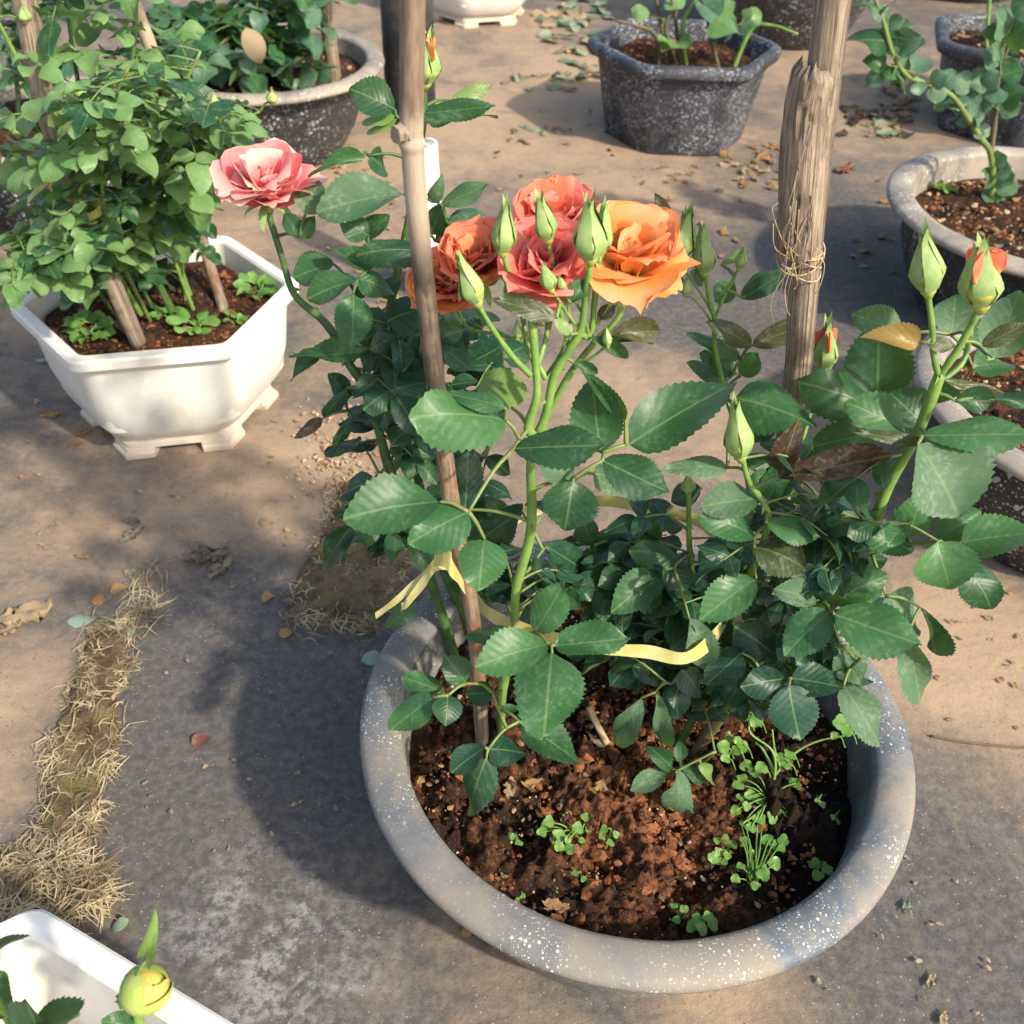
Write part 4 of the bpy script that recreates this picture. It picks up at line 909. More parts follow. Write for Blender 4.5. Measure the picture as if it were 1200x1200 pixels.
TP = empty('tie_tape', at(548, 690, z=.33), 'yellow plastic tie tape looped round the canes and bamboo stake', 'tape')
ribbon('tape_loop', [at(x, y, z=.33) for x, y in [(546, 688), (565, 712), (592, 729), (650, 748), (712, 760), (760, 764), (804, 771), (838, 745), (858, 705), (856, 655), (822, 612), (762, 597), (705, 587), (620, 600), (560, 640), (540, 668), (546, 688)]], .011, TP, .5)
ribbon('tape_end', [at(540, 668, .60), at(520, 655, .58), (at(490, 680, .575)), at(465, 703, .57), at(440, 722, .565)], lambda t: .009-.004*t, TP, 1.0)
ribbon('tape_end', [at(540, 670, .60), at(512, 662, .575), at(498, 680, .57), at(478, 705, .565), at(470, 712, .565)], lambda t: .010-.003*t, TP, .8)
ribbon('tape_knot', [at(508, 655, .57), at(522, 652, .562), at(532, 668, .56), at(545, 690, .575)], lambda t: .014+.008*sin(pi*t), TP, .15)
def pipe(name, foot, top, r, mat, label, hole=True):
    ax = (top-foot); path = [foot, foot+ax*.5, top]
    vs, fs = tube(path, r, 24, False); n = len(vs)
    inner, f2 = tube([top, foot+ax*.6], r*.86, 24, False)
    vs += inner; fs += [tuple(reversed([i+n for i in f])) for f in f2]
    for k in range(24): fs.append((48+k, 48+(k+1) % 24, n+(k+1) % 24, n+k))
    o = wmesh(name, vs, fs, M[mat]); return props(o, label, 'pipe')
ft = at(505, 345, z=0); pipe('white_pipe', ft, at(492, 168, Y=ft.y), .030, 'whitepipe', 'open white plastic pipe standing behind the bamboo stake')
ft = at(482, 140, z=-.004); pipe('black_pipe', ft, at(474, -60, Y=ft.y), .064, 'blackpipe', 'thick black post standing on the ground beyond the bamboo stake')
#BACKGROUND
# ------------------------------------------------------------------ background plants
W = JoinPlant('rose_bush', V((WP.x, WP.y, .17)), 'tall light green bush of small leaves growing in the white footed planter')
wb = lambda dx, dy: V((WP.x+dx, WP.y+dy, .16))
for b, l, r in [((.02, .0), [(150, 250, 1.33), (150, 130, 1.33), (158, 40, 1.35), (160, -60, 1.36)], .006), ((.05, .0), [(200, 280, 1.32), (225, 210, 1.30), (255, 160, 1.28), (305, 130, 1.27)], .004), ((-.02, -.02), [(110, 270, 1.27), (70, 190, 1.24), (30, 90, 1.22), (-10, 10, 1.2)], .005),
                ((-.05, -.03), [(90, 310, 1.22), (55, 300, 1.18), (15, 305, 1.15)], .0035), ((.04, .03), [(190, 240, 1.38), (200, 140, 1.40), (235, 60, 1.42)], .005), ((-.01, .0), [(130, 260, 1.30), (100, 140, 1.28), (80, 20, 1.28), (75, -60, 1.28)], .005), ((.03, -.03), [(170, 290, 1.28), (180, 200, 1.24), (210, 150, 1.2), (250, 130, 1.18)], .004),
                ((-.04, .02), [(100, 280, 1.36), (50, 220, 1.36), (0, 200, 1.36)], .004), ((.03, .02), [(215, 250, 1.36), (265, 200, 1.36), (295, 165, 1.36)], .003), ((.0, -.04), [(140, 300, 1.24), (120, 220, 1.18), (130, 130, 1.15), (150, 80, 1.14)], .004)]:
    W.cane([wb(*b)] + pa(l), r*.8, r*.4, random.choice(['stalk', 'stemdark', 'stem']), 7, name='stem')
WPOLY = [(-80, -80), (225, -80), (240, 60), (300, 95), (325, 130), (300, 190), (262, 235), (240, 285), (185, 305), (150, 300), (118, 300), (100, 345), (50, 385), (-20, 370), (-80, 300)]
fill(W, 38, WPOLY, .042, ['bush'], .9, 1.6, False, .2, .2, .74)
fill(W, 20, [(-40, 190), (130, 190), (130, 300), (95, 345), (40, 380), (-40, 360)], .033, ['bush'], .9, 1.5, False, .2, .2, .66)
fill(W, 24, [(100, 180), (290, 180), (270, 320), (110, 340)], .032, ['leaf'], 1.1, 1.6, False, .2, .3)
fill(W, 150, WPOLY, .040, ['bush', 'bush', 'bush', 'leaf'], .9, 1.6, False, .2, .2, .66)
for x, y, Y in [(95, 115, 1.2), (319, 121, 1.27), (221, 195, 1.2), (35, 312, 1.16), (30, 26, 1.2), (52, 288, 1.2), (252, 128, 1.18), (22, 160, 1.2)]:
    p = at(x, y, Y); i = min(W.nodes, key=lambda q: (q-p).length); W.cane([i, (i+p)/2+V((0, 0, .005)), p], .0014, .001, 'stem', 5, name='bud_stalk', bumps=False)
    bud(W, p, V((.1, -.1, 1)), .018, 'budyellow', 'short', 1.5)
fill(W, 30, [(-40, 150), (140, 150), (130, 290), (95, 345), (40, 380), (-40, 360)], .034, ['bush'], .9, 1.5, False, .2, .2, .66)
fill(W, 26, [(150, 110), (330, 110), (300, 200), (262, 245), (240, 300), (160, 300)], .032, ['bush', 'leaf'], .9, 1.6, False, .2, .2, .66)
W.finish()
ps = [at(20, -40, 1.21), at(35, 30, 1.215), at(55, 130, 1.22), at(95, 245, 1.225), at(155, 385, 1.235), at(163, 404, z=.165)]
stake('wooden_stake', list(reversed(ps)), .0105, .0145, 'wood', 'leaning wooden stake with shredded bark standing in the white footed planter')
ps = [at(135, -40, 1.42), at(165, 25, 1.42), at(193, 110, 1.42), at(240, 290, 1.42), at(265, 372, z=.165)]
stake('bamboo_stake', list(reversed(ps)), .008, .0095, 'bamboo', 'thin bamboo stake leaning through the leafy bush in the white planter')
T2 = empty('tie_tape', at(60, 245, 1.2), 'yellow tie tape wrapped round the leaning wooden stake in the leafy bush', 'tape')
ribbon('tape_loop', [at(35, 262, 1.21), at(70, 265, 1.2), at(110, 252, 1.2), at(118, 240, 1.22), at(95, 236, 1.25)], .010, T2, .5)
ribbon('tape_end', [at(32, 236, 1.19), at(45, 220, 1.19), at(58, 212, 1.195), at(62, 235, 1.19), at(58, 268, 1.19)], .011, T2, .6)

TL = JoinPlant('rose_bush', V((TLP.x, TLP.y, .16)), 'broad leaved green bush in the round black planter behind the white planter')
TL.limit = 200
for b, l in [((-.05, 0), [(260, 40, 2.45), (250, 0, 2.45), (240, -60, 2.4)]), ((.0, -.05), [(300, 60, 2.4), (300, 20, 2.38), (310, -40, 2.35)]), ((.05, 0), [(340, 50, 2.45), (355, 10, 2.45), (370, -30, 2.45)]), ((-.1, 0), [(210, 60, 2.4), (190, 30, 2.35), (150, 20, 2.3)]), ((.06, -.08), [(350, 90, 2.36), (370, 80, 2.33), (395, 78, 2.30)]), ((-.04, -.1), [(280, 95, 2.35), (270, 70, 2.3), (230, 30, 2.25)])]:
    TL.cane([V((TLP.x+b[0], TLP.y+b[1], .15))] + pa(l), .007, .003, 'stemdark', 6)
fill(TL, 80, [(130, -90), (440, -90), (410, 25), (345, 70), (300, 105), (250, 100), (200, 80), (140, 80)], .066, ['leaf', 'bluebush', 'leaf'], 2.1, 2.8, False, .2, .25, .72)
for a in [(350, 95, 372, 85), (350, 110, 330, 100), (372, 92, 385, 75), (300, 105, 280, 92), (335, 92, 345, 75), (365, 100, 340, 108), (290, 85, 300, 105)]: TL.px(*a, 22, 2.33, -.02, 'bluebush')
TL.px(288, 32, 306, 75, 22, 2.2, -.02, 'tanleaf', .1, 1); TL.px(207, 108, 226, 128, 10, 2.2, -.02, 'tanleaf', .2, 1)
TL.attach(.002, 'stemdark'); TL.finish()
ps = [at(378, -20, 2.42), at(385, 40, 2.42), at(392, 94, z=.16)]
stake('wooden_stake', list(reversed(ps)), .017, .015, 'wood', 'short pale stake standing in the round black planter behind the white planter')

R = JoinPlant('rose_bush', at(1164, 240, z=.15), 'blue-green rose stem arching left from the dusty round black planter')
RY = R.root.location.y
R.cane([R.root.location - V((0, 0, .02))] + pa([(1163, 205, RY), (1160, 178, RY), (1150, 163, RY-.01), (1135, 140, RY-.02), (1115, 112, RY-.03), (1085, 98, RY-.04), (1062, 88, RY-.05), (1045, 60, RY-.06), (1035, 25, RY-.06), (1022, -10, RY-.06)]), .0065, .0032, 'stalk', 8, 3)
R.cane(pa([(1161, 185, RY), (1166, 140, RY+.02), (1170, 90, RY+.03), (1185, 40, RY+.03), (1192, -20, RY+.03)]), .005, .003, 'stembrown', 8, 2)
R.cane(pa([(1085, 98, RY-.04), (1060, 82, RY-.05), (1040, 76, RY-.07)]), .002, .0014, 'stalk', 6)
for a in [(1038, 76, 1010, 72, 20), (1034, 82, 1014, 104, 18), (1038, 78, 1053, 94, 16), (1046, 50, 990, 48, 26), (1046, 45, 1070, 30, 18), (1040, 30, 1060, 22, 14), (1052, 60, 1080, 42, 24), (1055, 65, 1060, 92, 26), (1060, 55, 1030, 48, 20), (1062, 62, 1085, 52, 18), (1068, 80, 1090, 70, 22), (1090, 98, 1110, 88, 20), (1100, 100, 1096, 122, 18),
          (1112, 108, 1100, 90, 18), (1118, 112, 1122, 130, 24), (1128, 115, 1112, 128, 22), (1130, 118, 1160, 128, 28), (1135, 100, 1160, 90, 24), (1138, 105, 1118, 88, 20), (1150, 98, 1172, 85, 24), (1150, 110, 1180, 108, 22), (1170, 130, 1198, 122, 24), (1172, 118, 1205, 105, 26), (1140, 140, 1120, 145, 12), (1148, 150, 1160, 158, 14), (1148, 152, 1142, 162, 12), (1120, 82, 1100, 108, 20), (1040, 20, 1000, 5, 16), (1038, 12, 1050, 2, 14),
          (1175, 60, 1150, 40, 28), (1178, 50, 1205, 30, 30), (1172, 75, 1148, 60, 24), (1180, 40, 1165, 15, 26), (1188, 20, 1210, 5, 26), (1172, 88, 1200, 82, 24), (1164, 205, 1185, 195, 20), (1165, 212, 1190, 205, 22), (1165, 215, 1150, 200, 18), (1164, 232, 1182, 236, 20), (1163, 232, 1150, 228, 14), (1165, 190, 1180, 182, 18), (1165, 222, 1195, 218, 20), (1060, 100, 1052, 86, 16), (1075, 96, 1078, 112, 16), (1105, 118, 1096, 130, 12), (1140, 130, 1152, 140, 22), (1165, 125, 1150, 112, 22)]:
    R.px(*a, RY-.05 if a[0] < 1110 else RY, random.uniform(-.03, .02), random.choice(['bluebush', 'bluebush', 'dusty', 'leaf']))
R.attach(.0014); R.finish()
R2 = JoinPlant('rose_bush', V((RTP.x, RTP.y, .18)), 'dark rose stems in the black hexagonal planter behind the arching rose stem')
R2.cane([V((RTP.x-.06, RTP.y-.06, .17))] + pa([(1158, 60, RTP.y-.06), (1158, 20, RTP.y-.06), (1162, -30, RTP.y-.06)]), .006, .004, 'stem', 7)
R2.cane([V((RTP.x+.0, RTP.y-.02, .17))] + pa([(1185, 40, RTP.y), (1190, -20, RTP.y)]), .006, .004, 'stemdark', 7)
fill(R2, 9, [(1130, -80), (1260, -80), (1260, 70), (1160, 70)], .045, ['leaf', 'bluebush'], RTP.y-.4, RTP.y+.4, False, .2, .25, .7); R2.finish()
HX = JoinPlant('rose_bush', V((HP.x, HP.y, .17)), 'sparse cut back stems with few leaves in the speckled black hexagonal planter')
for x0, l in [(-.04, [(775, 30, 2.62), (768, -5, 2.62), (764, -40, 2.62)]), (.0, [(792, 25, 2.62), (795, -10, 2.63), (800, -40, 2.63)]), (.01, [(800, 30, 2.60), (815, 0, 2.60), (818, -30, 2.60)]), (-.01, [(780, 35, 2.58), (788, 5, 2.58), (775, -30, 2.58)]), (.09, [(832, 40, 2.6), (828, 10, 2.6), (832, -20, 2.6)]), (.12, [(880, 35, 2.62), (905, 30, 2.6), (935, 40, 2.57)]), (-.06, [(768, 42, 2.55), (745, 30, 2.52), (722, 24, 2.5)])]:
    HX.cane([V((HP.x+x0, HP.y-.03, .16))] + pa(l), .006, .003, random.choice(['stem', 'stalk', 'stembrown']), 6)
for a in [(835, 22, 868, 42, 34), (830, 15, 862, 2, 30), (845, 12, 815, 5, 28), (825, 8, 850, -10, 30), (870, 30, 893, 18, 16), (868, 28, 888, 32, 14), (872, 22, 880, 10, 12), (790, 48, 775, 60, 16), (795, 50, 812, 50, 14), (785, 52, 770, 48, 12), (860, 35, 850, 50, 12), (760, 20, 740, 10, 14), (800, 10, 780, 0, 20)]:
    HX.px(*a, 2.58, random.uniform(-.03, .03), random.choice(['bluebush', 'bush', 'bush']))
HX.attach(.0018); HX.finish()
FB = JoinPlant('rose_bush', V((FLP.x, FLP.y, .17)), 'blue-green bush in the half hidden round black planter')
for x0, l in [(-.05, [(20, 100, FLP.y), (0, 40, FLP.y), (-10, -30, FLP.y)]), (.05, [(60, 120, FLP.y), (80, 60, FLP.y), (90, 0, FLP.y)]), (0, [(40, 110, FLP.y), (40, 50, FLP.y), (45, -10, FLP.y)])]:
    FB.cane([V((FLP.x+x0, FLP.y-.03, .16))] + pa(l), .006, .003, 'stemdark', 6)
fill(FB, 26, [(-80, -80), (130, -80), (130, 100), (90, 170), (-60, 170)], .042, ['leaf', 'bluebush', 'dusty'], 1.4, 2.6, False, .2, .25, .7); FB.finish()

L = Plant('rose_bush', V((BLP.x+.06, BLP.y+.02, .10)), 'rose shoot with one opening yellow bud in the pale rimmed white planter')
L.cane([V((BLP.x+.06, BLP.y+.02, .08)), at(175, 1330, .22), at(166, 1240, .245), at(160, 1165, .26)], .0042, .0028, 'stem', 10, 2)
L.cane([V((BLP.x+.04, BLP.y+.04, .08)), at(60, 1290, .24), at(20, 1210, .26), at(-20, 1150, .27)], .004, .0025, 'stem', 8)
def globe_bud(pl, pos, axis, r):
    W_ = Matrix.Translation(pos) @ axis.normalized().to_track_quat('Z', 'Y').to_matrix().to_4x4()
    vs, fs = lathe([(.0030, -.006), (.0042, -.002)] + [(max(.0006, r*.93*sin(t*pi/12)), r*1.08*(1-cos(t*pi/12))) for t in range(3, 13)], 20)
    b = obj('bud', meshdata('bud', vs, fs, M['budyellow']), pl.root, W_)
    for i, (mat, t1, k) in enumerate([('bud', .80, 1.07), ('bud', .84, 1.09), ('bud', .78, 1.11), ('petal_yellow', .99, .98), ('petal_yellow', .985, 1.01), ('petal_yellow', .98, 1.03), ('bud', .82, 1.06)]):
        vs, fs, uvs = [], [], []; a0 = i*2.15; nu, nv = 10, 9
        for v in range(nv+1):
            for u in range(nu+1):
                q = -1+2*u/nu; t = (.12 + (t1-.12)*(v/nv)*(1-.16*q*q))*pi; a = a0 + q*1.15; kk = k*(1+.035*q)
                vs.append((r*kk*sin(t)*cos(a), r*kk*sin(t)*sin(a), r*1.12*kk*(1-cos(t)))); uvs.append((v/nv, u/nu))
        for v in range(nv):
            for u in range(nu): o = v*(nu+1)+u; fs.append((o, o+1, o+nu+2, o+nu+1))
        obj('petal', meshdata('petal', vs, fs, M[mat], uvs), b, W_)
    for i in range(5): obj('sepal', sepal_mesh('open'), b, W_ @ Matrix.Rotation(i*1.26, 4, 'Z') @ Matrix.Rotation(.75+.1*i, 4, 'Y') @ Matrix.Scale(.8, 4))
globe_bud(L, at(159, 1166, .26), V((.55, -.15, .8)), .0125)
L.px(170, 1125, 181, 1066, 16, .262, .01, 'pale', .1, 3)
for a in [(-20, 1135, 26, 1100, 26, .27, 'dark'), (-25, 1160, 16, 1180, 44, .27, 'leaf'), (40, 1225, 92, 1190, 52, .24, 'leaf'), (60, 1240, 30, 1172, 46, .25, 'leaf'), (160, 1205, 118, 1196, 26, .25, 'leaf'), (40, 1230, 85, 1240, 40, .24, 'leaf'), (165, 1230, 200, 1260, 40, .24, 'leaf')]:
    L.px(*a[:6], 0, a[6], .6, 2)
L.attach(.0013)

# ------------------------------------------------------------------ weeds
CLV = {}
def clover_mesh(k):
    if k in CLV: return CLV[k]
    rr = random.Random(k); n = 18; vs = [(0, 0, 0)]; uvs = [(.2, .5)]
    for i in range(n):
        a = 2*pi*i/n; r = (.78 + .26*abs(sin(a*1.5)))*(1-.12*rr.random())
        vs.append((r*cos(a), r*sin(a)*.9, .16*r*sin(a*3+k)+.1)); uvs.append((.5+.4*cos(a), .5+.4*sin(a)))
    CLV[k] = meshdata('leaf', vs, [(0, 1+i, 1+(i+1) % n) for i in range(n)], M['weed'], uvs); return CLV[k]
def weed(base, leaves, label, group=None, r=.0007):
    root = empty('weed_seedling', base, label, 'weed', group)
    for (p, sz) in leaves:
        m = (base+p)/2 + V((random.uniform(-.2, .2), random.uniform(-.2, .2), .25))*(p-base).length
        vs, fs = tube(catmull([base, m, p], 3), r, 4, False); wmesh('stem', vs, fs, M['stem'], root)
        n = V((random.uniform(-.4, .4), random.uniform(-.5, .2), 1)).normalized()
        Mx = Matrix.Translation(p) @ n.to_track_quat('Z', 'Y').to_matrix().to_4x4() @ Matrix.Rotation(random.random()*6, 4, 'Z') @ Matrix.Scale(sz, 4)
        obj('leaf', clover_mesh(random.randrange(5)), root, Mx)
    return root
PX = lambda x, y, h=0: at(x, y, z=SOILZ+h)
def wcl(cx, cy, spots, label, group=None, smin=5, smax=9):
    b = PX(cx, cy, -.004); weed(b, [(PX(x, y, random.uniform(.008, .022)), random.uniform(smin, smax)*.68/1000) for x, y in spots], label, group)
wcl(672, 985, [(635, 975), (643, 963), (655, 978), (665, 985), (677, 970), (686, 958), (690, 972), (682, 985), (668, 995), (655, 992), (648, 985), (640, 968), (662, 960)], 'round leaved weed clump on the brown soil below the low rose leaves')
wcl(712, 985, [(705, 980), (715, 988), (722, 978), (708, 972), (735, 965)], 'small weed beside the round leaved clump on brown soil', None, 5, 8)
wcl(795, 1070, [(790, 1062), (797, 1070), (793, 1078), (802, 1066)], 'bright green seedling by the planter rim', 'bright seedlings by the planter rim', 5, 8)
wcl(825, 1082, [(818, 1078), (830, 1074), (835, 1083), (822, 1088), (812, 1085)], 'bright green seedling by the planter rim', 'bright seedlings by the planter rim', 7, 10)
wcl(962, 1022, [(955, 1012), (966, 1015), (958, 1026), (970, 1020)], 'tiny shaded seedling near the planter rim', 'tiny shaded seedlings', 6, 9)
wcl(960, 940, [(958, 938), (964, 943)], 'tiny shaded seedling near the planter rim', 'tiny shaded seedlings', 4, 6)
wcl(978, 960, [(976, 958), (981, 963)], 'tiny shaded seedling near the planter rim', 'tiny shaded seedlings', 4, 6)
wcl(930, 920, [(928, 914), (935, 920)], 'tiny shaded seedling near the planter rim', 'tiny shaded seedlings', 4, 6)
wcl(605, 985, [(600, 980), (608, 988)], 'tiny shaded seedling near the planter rim', 'tiny shaded seedlings', 5, 7)
wcl(680, 1025, [(674, 1024), (684, 1030)], 'tiny shaded seedling near the planter rim', 'tiny shaded seedlings', 4, 6)
wcl(610, 1055, [(606, 1056), (613, 1050)], 'tiny shaded seedling near the planter rim', 'tiny shaded seedlings', 4, 5)
wcl(848, 1000, [(840, 985), (850, 982), (842, 998), (852, 1003), (836, 1005), (846, 1010), (858, 990)], 'clover leaved seedling clump beside the tall grassy weed')
# tall grassy weed and the leafy weed with branching stems
gb = PX(880, 1045, -.004); gw = empty('grassy_weed', gb, 'grassy weed with thin upright blades and pale leaves in the planter soil', 'weed')
for k in range(9):
    tx, ty = random.uniform(862, 905), random.uniform(965, 1000); p = PX(tx, ty, random.uniform(.03, .06))
    vs, fs = tube(catmull([gb + V((random.uniform(-.004, .004), random.uniform(-.004, .004), 0)), (gb+p)/2 + V((0, 0, .008)), p], 4), lambda t: .0011*(1-.6*t), 4); wmesh('blade', vs, fs, M['weed'], gw)
def gl(root, b, x, y, h, sz):
    p = PX(x, y, h); Mx = Matrix.Translation(p) @ V((random.uniform(-.4, .4), random.uniform(-.5, .2), 1)).normalized().to_track_quat('Z', 'Y').to_matrix().to_4x4() @ Matrix.Rotation(random.random()*6, 4, 'Z') @ Matrix.Scale(sz*.68/1000, 4)
    m = (b+p)/2 + V((0, 0, .006)); vs, fs = tube(catmull([b, m, p], 3), .0006, 4, False); wmesh('stem', vs, fs, M['stem'], root); obj('leaf', clover_mesh(random.randrange(5)), root, Mx)
for x, y in [(868, 1015), (900, 985), (912, 992), (908, 1012), (892, 1020), (862, 1030), (895, 1025), (880, 1000), (872, 985), (885, 1038), (918, 985)]: gl(gw, gb + V((0, 0, .006)), x, y, random.uniform(.008, .03), random.uniform(6, 11))
vb = PX(898, 945, -.004); vw = empty('leafy_weed', vb, 'branching weed with light green lobed leaves beside the shaded soil', 'weed')
for l in [[(898, 945, 0), (902, 920, .01), (915, 900, .02), (935, 880, .03), (960, 868, .04), (990, 862, .05)], [(900, 930, 0), (908, 908, .02), (905, 880, .04), (880, 860, .05), (878, 845, .06)], [(908, 908, .02), (895, 880, .03), (885, 870, .04)], [(915, 900, .02), (908, 880, .035), (905, 855, .06)], [(898, 945, 0), (885, 955, .01), (870, 965, .015)]]:
    vs, fs = tube(catmull([PX(*q) for q in l], 5), lambda t: .0016*(1-.5*t), 6); wmesh('stem', vs, fs, M['stem'], vw)
for x, y, h in [(848, 875, .04), (855, 865, .04), (862, 880, .04), (850, 888, .035), (870, 875, .04), (865, 868, .045), (880, 838, .06), (886, 845, .06), (872, 842, .06), (875, 898, .02), (885, 905, .02), (870, 912, .02), (892, 900, .025), (915, 888, .03), (922, 895, .025), (925, 885, .03), (932, 918, .015), (865, 920, .015), (880, 932, .012), (890, 940, .01), (868, 935, .01), (905, 958, .01), (915, 950, .01), (925, 955, .01), (870, 965, .01), (880, 970, .01), (890, 960, .012), (985, 848, .06), (978, 862, .05), (992, 858, .055), (862, 950, .012), (875, 945, .014)]:
    gl(vw, vb + V((0, 0, .01)) if y > 900 else PX(x+12, y+14, max(0, h-.012)), x, y, h, random.uniform(6, 11) if y != 848 else 14)
# leafy weeds in the white planter
for i, (cx, cy, n, rad) in enumerate([(105, 392, 16, 24), (228, 388, 12, 24), (300, 345, 12, 26), (275, 380, 8, 14), (195, 375, 7, 16)]):
    b = at(cx, cy, z=.172); pl = Plant('leafy_weed', b, ['bushy bright weed at the corner of the white footed planter', 'rosette weed with broad leaves by the white planter rim', 'broad leaved weed beside the bamboo stake in the white planter', 'small weed by the foot of the bamboo stake in the white planter', 'low weed among dry leaves in the white planter'][i], 'weed')
    for k in range(n):
        a = k*2.4; q = b + V((cos(a), sin(a), random.uniform(.3, 1.4)))*(rad/800)*random.uniform(.25, .6); e = q + V((cos(a), sin(a), random.uniform(-.1, .4))).normalized()*rad/800*random.uniform(.7, 1)
        pl.leaf(q, e, (e-q).length*.72, UP + V((0, -.2, 0)), None, 'weed', False); pl.hero.append(q)
    pl.nodes = [b]; pl.attach(.001, 'stem')
for x, y, i in [(1078+32, 226, 0), (1100, 223, 0), (1170, 230, 0)]:
    b = at(x, y, z=.158); pl = Plant('leafy_weed', b, 'small bright weed growing in the dusty round black planter', 'weed', 'weeds in the dusty round planter')
    for k in range(5):
        a = k*1.3; e = b + V((cos(a), sin(a), .6))*.022; pl.leaf(b, e, .016, UP, None, 'weed', False)

# ------------------------------------------------------------------ debris on the ground and on the soil
CR = {}
def crumple(k, mat):
    if (k, mat) in CR: return CR[(k, mat)]
    vs, fs, uvs = [], [], []; n = 7
    for i in range(n+1):
        for j in range(n+1):
            x, y = i/n*2-1, j/n*2-1; s_ = 1-.35*abs(x*y)
            h = abs(noise.noise(V((x*1.5+k*5, y*1.9, k))))*1.1 + .5*abs(noise.noise(V((x*3.4+k, y*3.4, 3)))) - .25
            vs.append((x*s_*(1-.35*abs(y)) + .28*noise.noise(V((y*2.3, x*2, k+1))), y*s_*(.42+.2*noise.noise(V((x*2, k, 9)))) + .3*noise.noise(V((x*2.2, y*2, k+2))), h*.42+.14)); uvs.append((.5+.45*x, .5+.45*y))
    for i in range(n):
        for j in range(n): a = i*(n+1)+j; fs.append((a, a+n+1, a+n+2, a+1))
    CR[(k, mat)] = meshdata('fallen_leaf', vs, fs, M[mat], uvs); return CR[(k, mat)]
def fallen(px, py, szpx, mat, label, group=None, z=.004, flat=False, ang=None, name='fallen_leaf', cat='leaf', asp=.6):
    p = at(px, py, z=z); dist = (p-CAM).length; s_ = szpx*dist/FPX; ang = random.random()*6.28 if ang is None else ang
    if flat:
        d = V((cos(ang), sin(ang), .03)); o = obj(name, leaf_mesh(random.choice([0, 2, 4, 7]), mat, False), None, leaf_matrix(p-d*s_/2, p+d*s_/2, s_*asp, UP + V((random.uniform(-.2, .2), random.uniform(-.2, .2), 0))))
    else:
        o = obj(name, crumple(random.randrange(7), mat), None, Matrix.Translation(p) @ Matrix.Rotation(ang, 4, 'Z') @ Matrix.Rotation(random.uniform(-.3, .3), 4, 'X') @ Matrix.Scale(s_/2, 4))
    return props(o, label, cat, group)
for a in [(105, 727, 50, 'mintleaf', 'long pale mint green leaf lying on the dry grass strip', 0, True, .02, .42), (150, 740, 27, 'mintleaf', 'round pale mint green leaf at the top of the dry grass strip', 0, True, .5, .9), (435, 772, 24, 'mintleaf', 'pale oval leaf on the ground against the grey planter rim', 0, True, .3, .75),
    (382, 718, 18, 'mintleaf', 'small pale green leaf on the mossy soil patch', 0, True, .6, .8), (240, 655, 62, 'greyleaf', 'large crumpled grey brown dead leaf clump on open ground', 0, False, .2, 1), (258, 668, 40, 'greyleaf', 'curled brown leaf at the edge of the crumpled clump', 0, False, 1, 1), (230, 650, 38, 'greyleaf', 'folded tan leaf on top of the crumpled clump', 0, False, 2, 1),
    (155, 628, 34, 'greyleaf', 'whitish shrivelled leaf on open ground', 0, False, 1, 1), (155, 612, 24, 'greyleaf', 'small whitish curled leaf above the shrivelled leaf', 0, False, 0, 1), (98, 653, 20, 'tanleaf', 'pale tan leaf scrap lying on dark cloth', 0, False, 0, 1), (156, 672, 22, 'greyleaf', 'small curled grey leaf above the orange leaf scrap', 0, False, 0, 1), (141, 691, 22, 'deadleaf', 'orange leaf scrap above the mint green leaf', 0, True, .3, .8), (114, 703, 17, 'deadleaf', 'brown leaf scrap beside the orange one', 0, True, .3, .8),
    (30, 722, 62, 'tanleaf', 'large tan curled leaf on bare ground', 0, False, .5, 1), (15, 738, 34, 'tanleaf', 'long tan leaf piece beside the large curled leaf', 0, False, .9, 1), (236, 868, 22, 'redleaf', 'reddish brown leaf alone on dark cloth', 0, True, .5, .9), (61, 487, 26, 'deadleaf', 'golden crumpled leaf in the shadow of the white planter', 0, False, .5, 1), (97, 507, 22, 'deadleaf', 'golden brown leaf by the foot of the white planter', 0, False, .5, 1), (125, 508, 22, 'deadleaf', 'brown curled leaf tucked beside the white planter base', 0, False, 2, 1), (88, 522, 18, 'deadleaf', 'small ochre leaf in front of the white planter shadow', 0, False, .5, 1),
    (312, 612, 17, 'tanleaf', 'pale round scrap beside the mossy soil patch', 0, True, 0, .9), (314, 699, 16, 'deadleaf', 'tiny orange scrap left of the mossy soil patch', 0, True, 0, .9), (335, 742, 17, 'deadleaf', 'orange scrap at the corner of the mossy soil patch', 0, True, 0, .9), (55, 424, 22, 'pebble', 'pale grey stone beside the white planter shadow', 0, False, .2, 1), (66, 426, 16, 'pebble', 'small pale stone touching the grey stone', 0, False, .7, 1),
    (1062, 1062, 18, 'cutleaf', 'small grey green leaf on the ground right of the grey planter', 0, False, 1, 1), (1092, 1150, 22, 'tanleaf', 'tan crumpled leaf on ground right of the grey planter', 0, False, 1, 1), (1105, 1195, 20, 'tanleaf', 'tan leaf scrap below the crumpled leaf', 0, False, 1, 1), (548, 1092, 15, 'deadleaf', 'small brown leaf under the planter rim on dark cloth', 0, True, 0, .8), (352, 672, 0, '', '', 0, False, 0, 1),
    (140, 1085, 20, 'cutleaf', 'olive leaf caught at the end of the dry grass', 0, True, .8, .6), (118, 1108, 20, 'deadleaf', 'brown leaf scrap beside the white planter corner', 0, True, .8, .8), (990, 200, 34, 'redleaf', 'red brown leaf near the thick wooden stake', 0, False, .8, 1), (1040, 148, 30, 'cutleaf', 'pale green cut leaf among brown leaves by the stake', 0, True, .2, .6)]:
    if a[2]: fallen(a[0], a[1], a[2], a[3], a[4], None, .002 if not a[6] else .0035, a[6], a[7], asp=a[8])
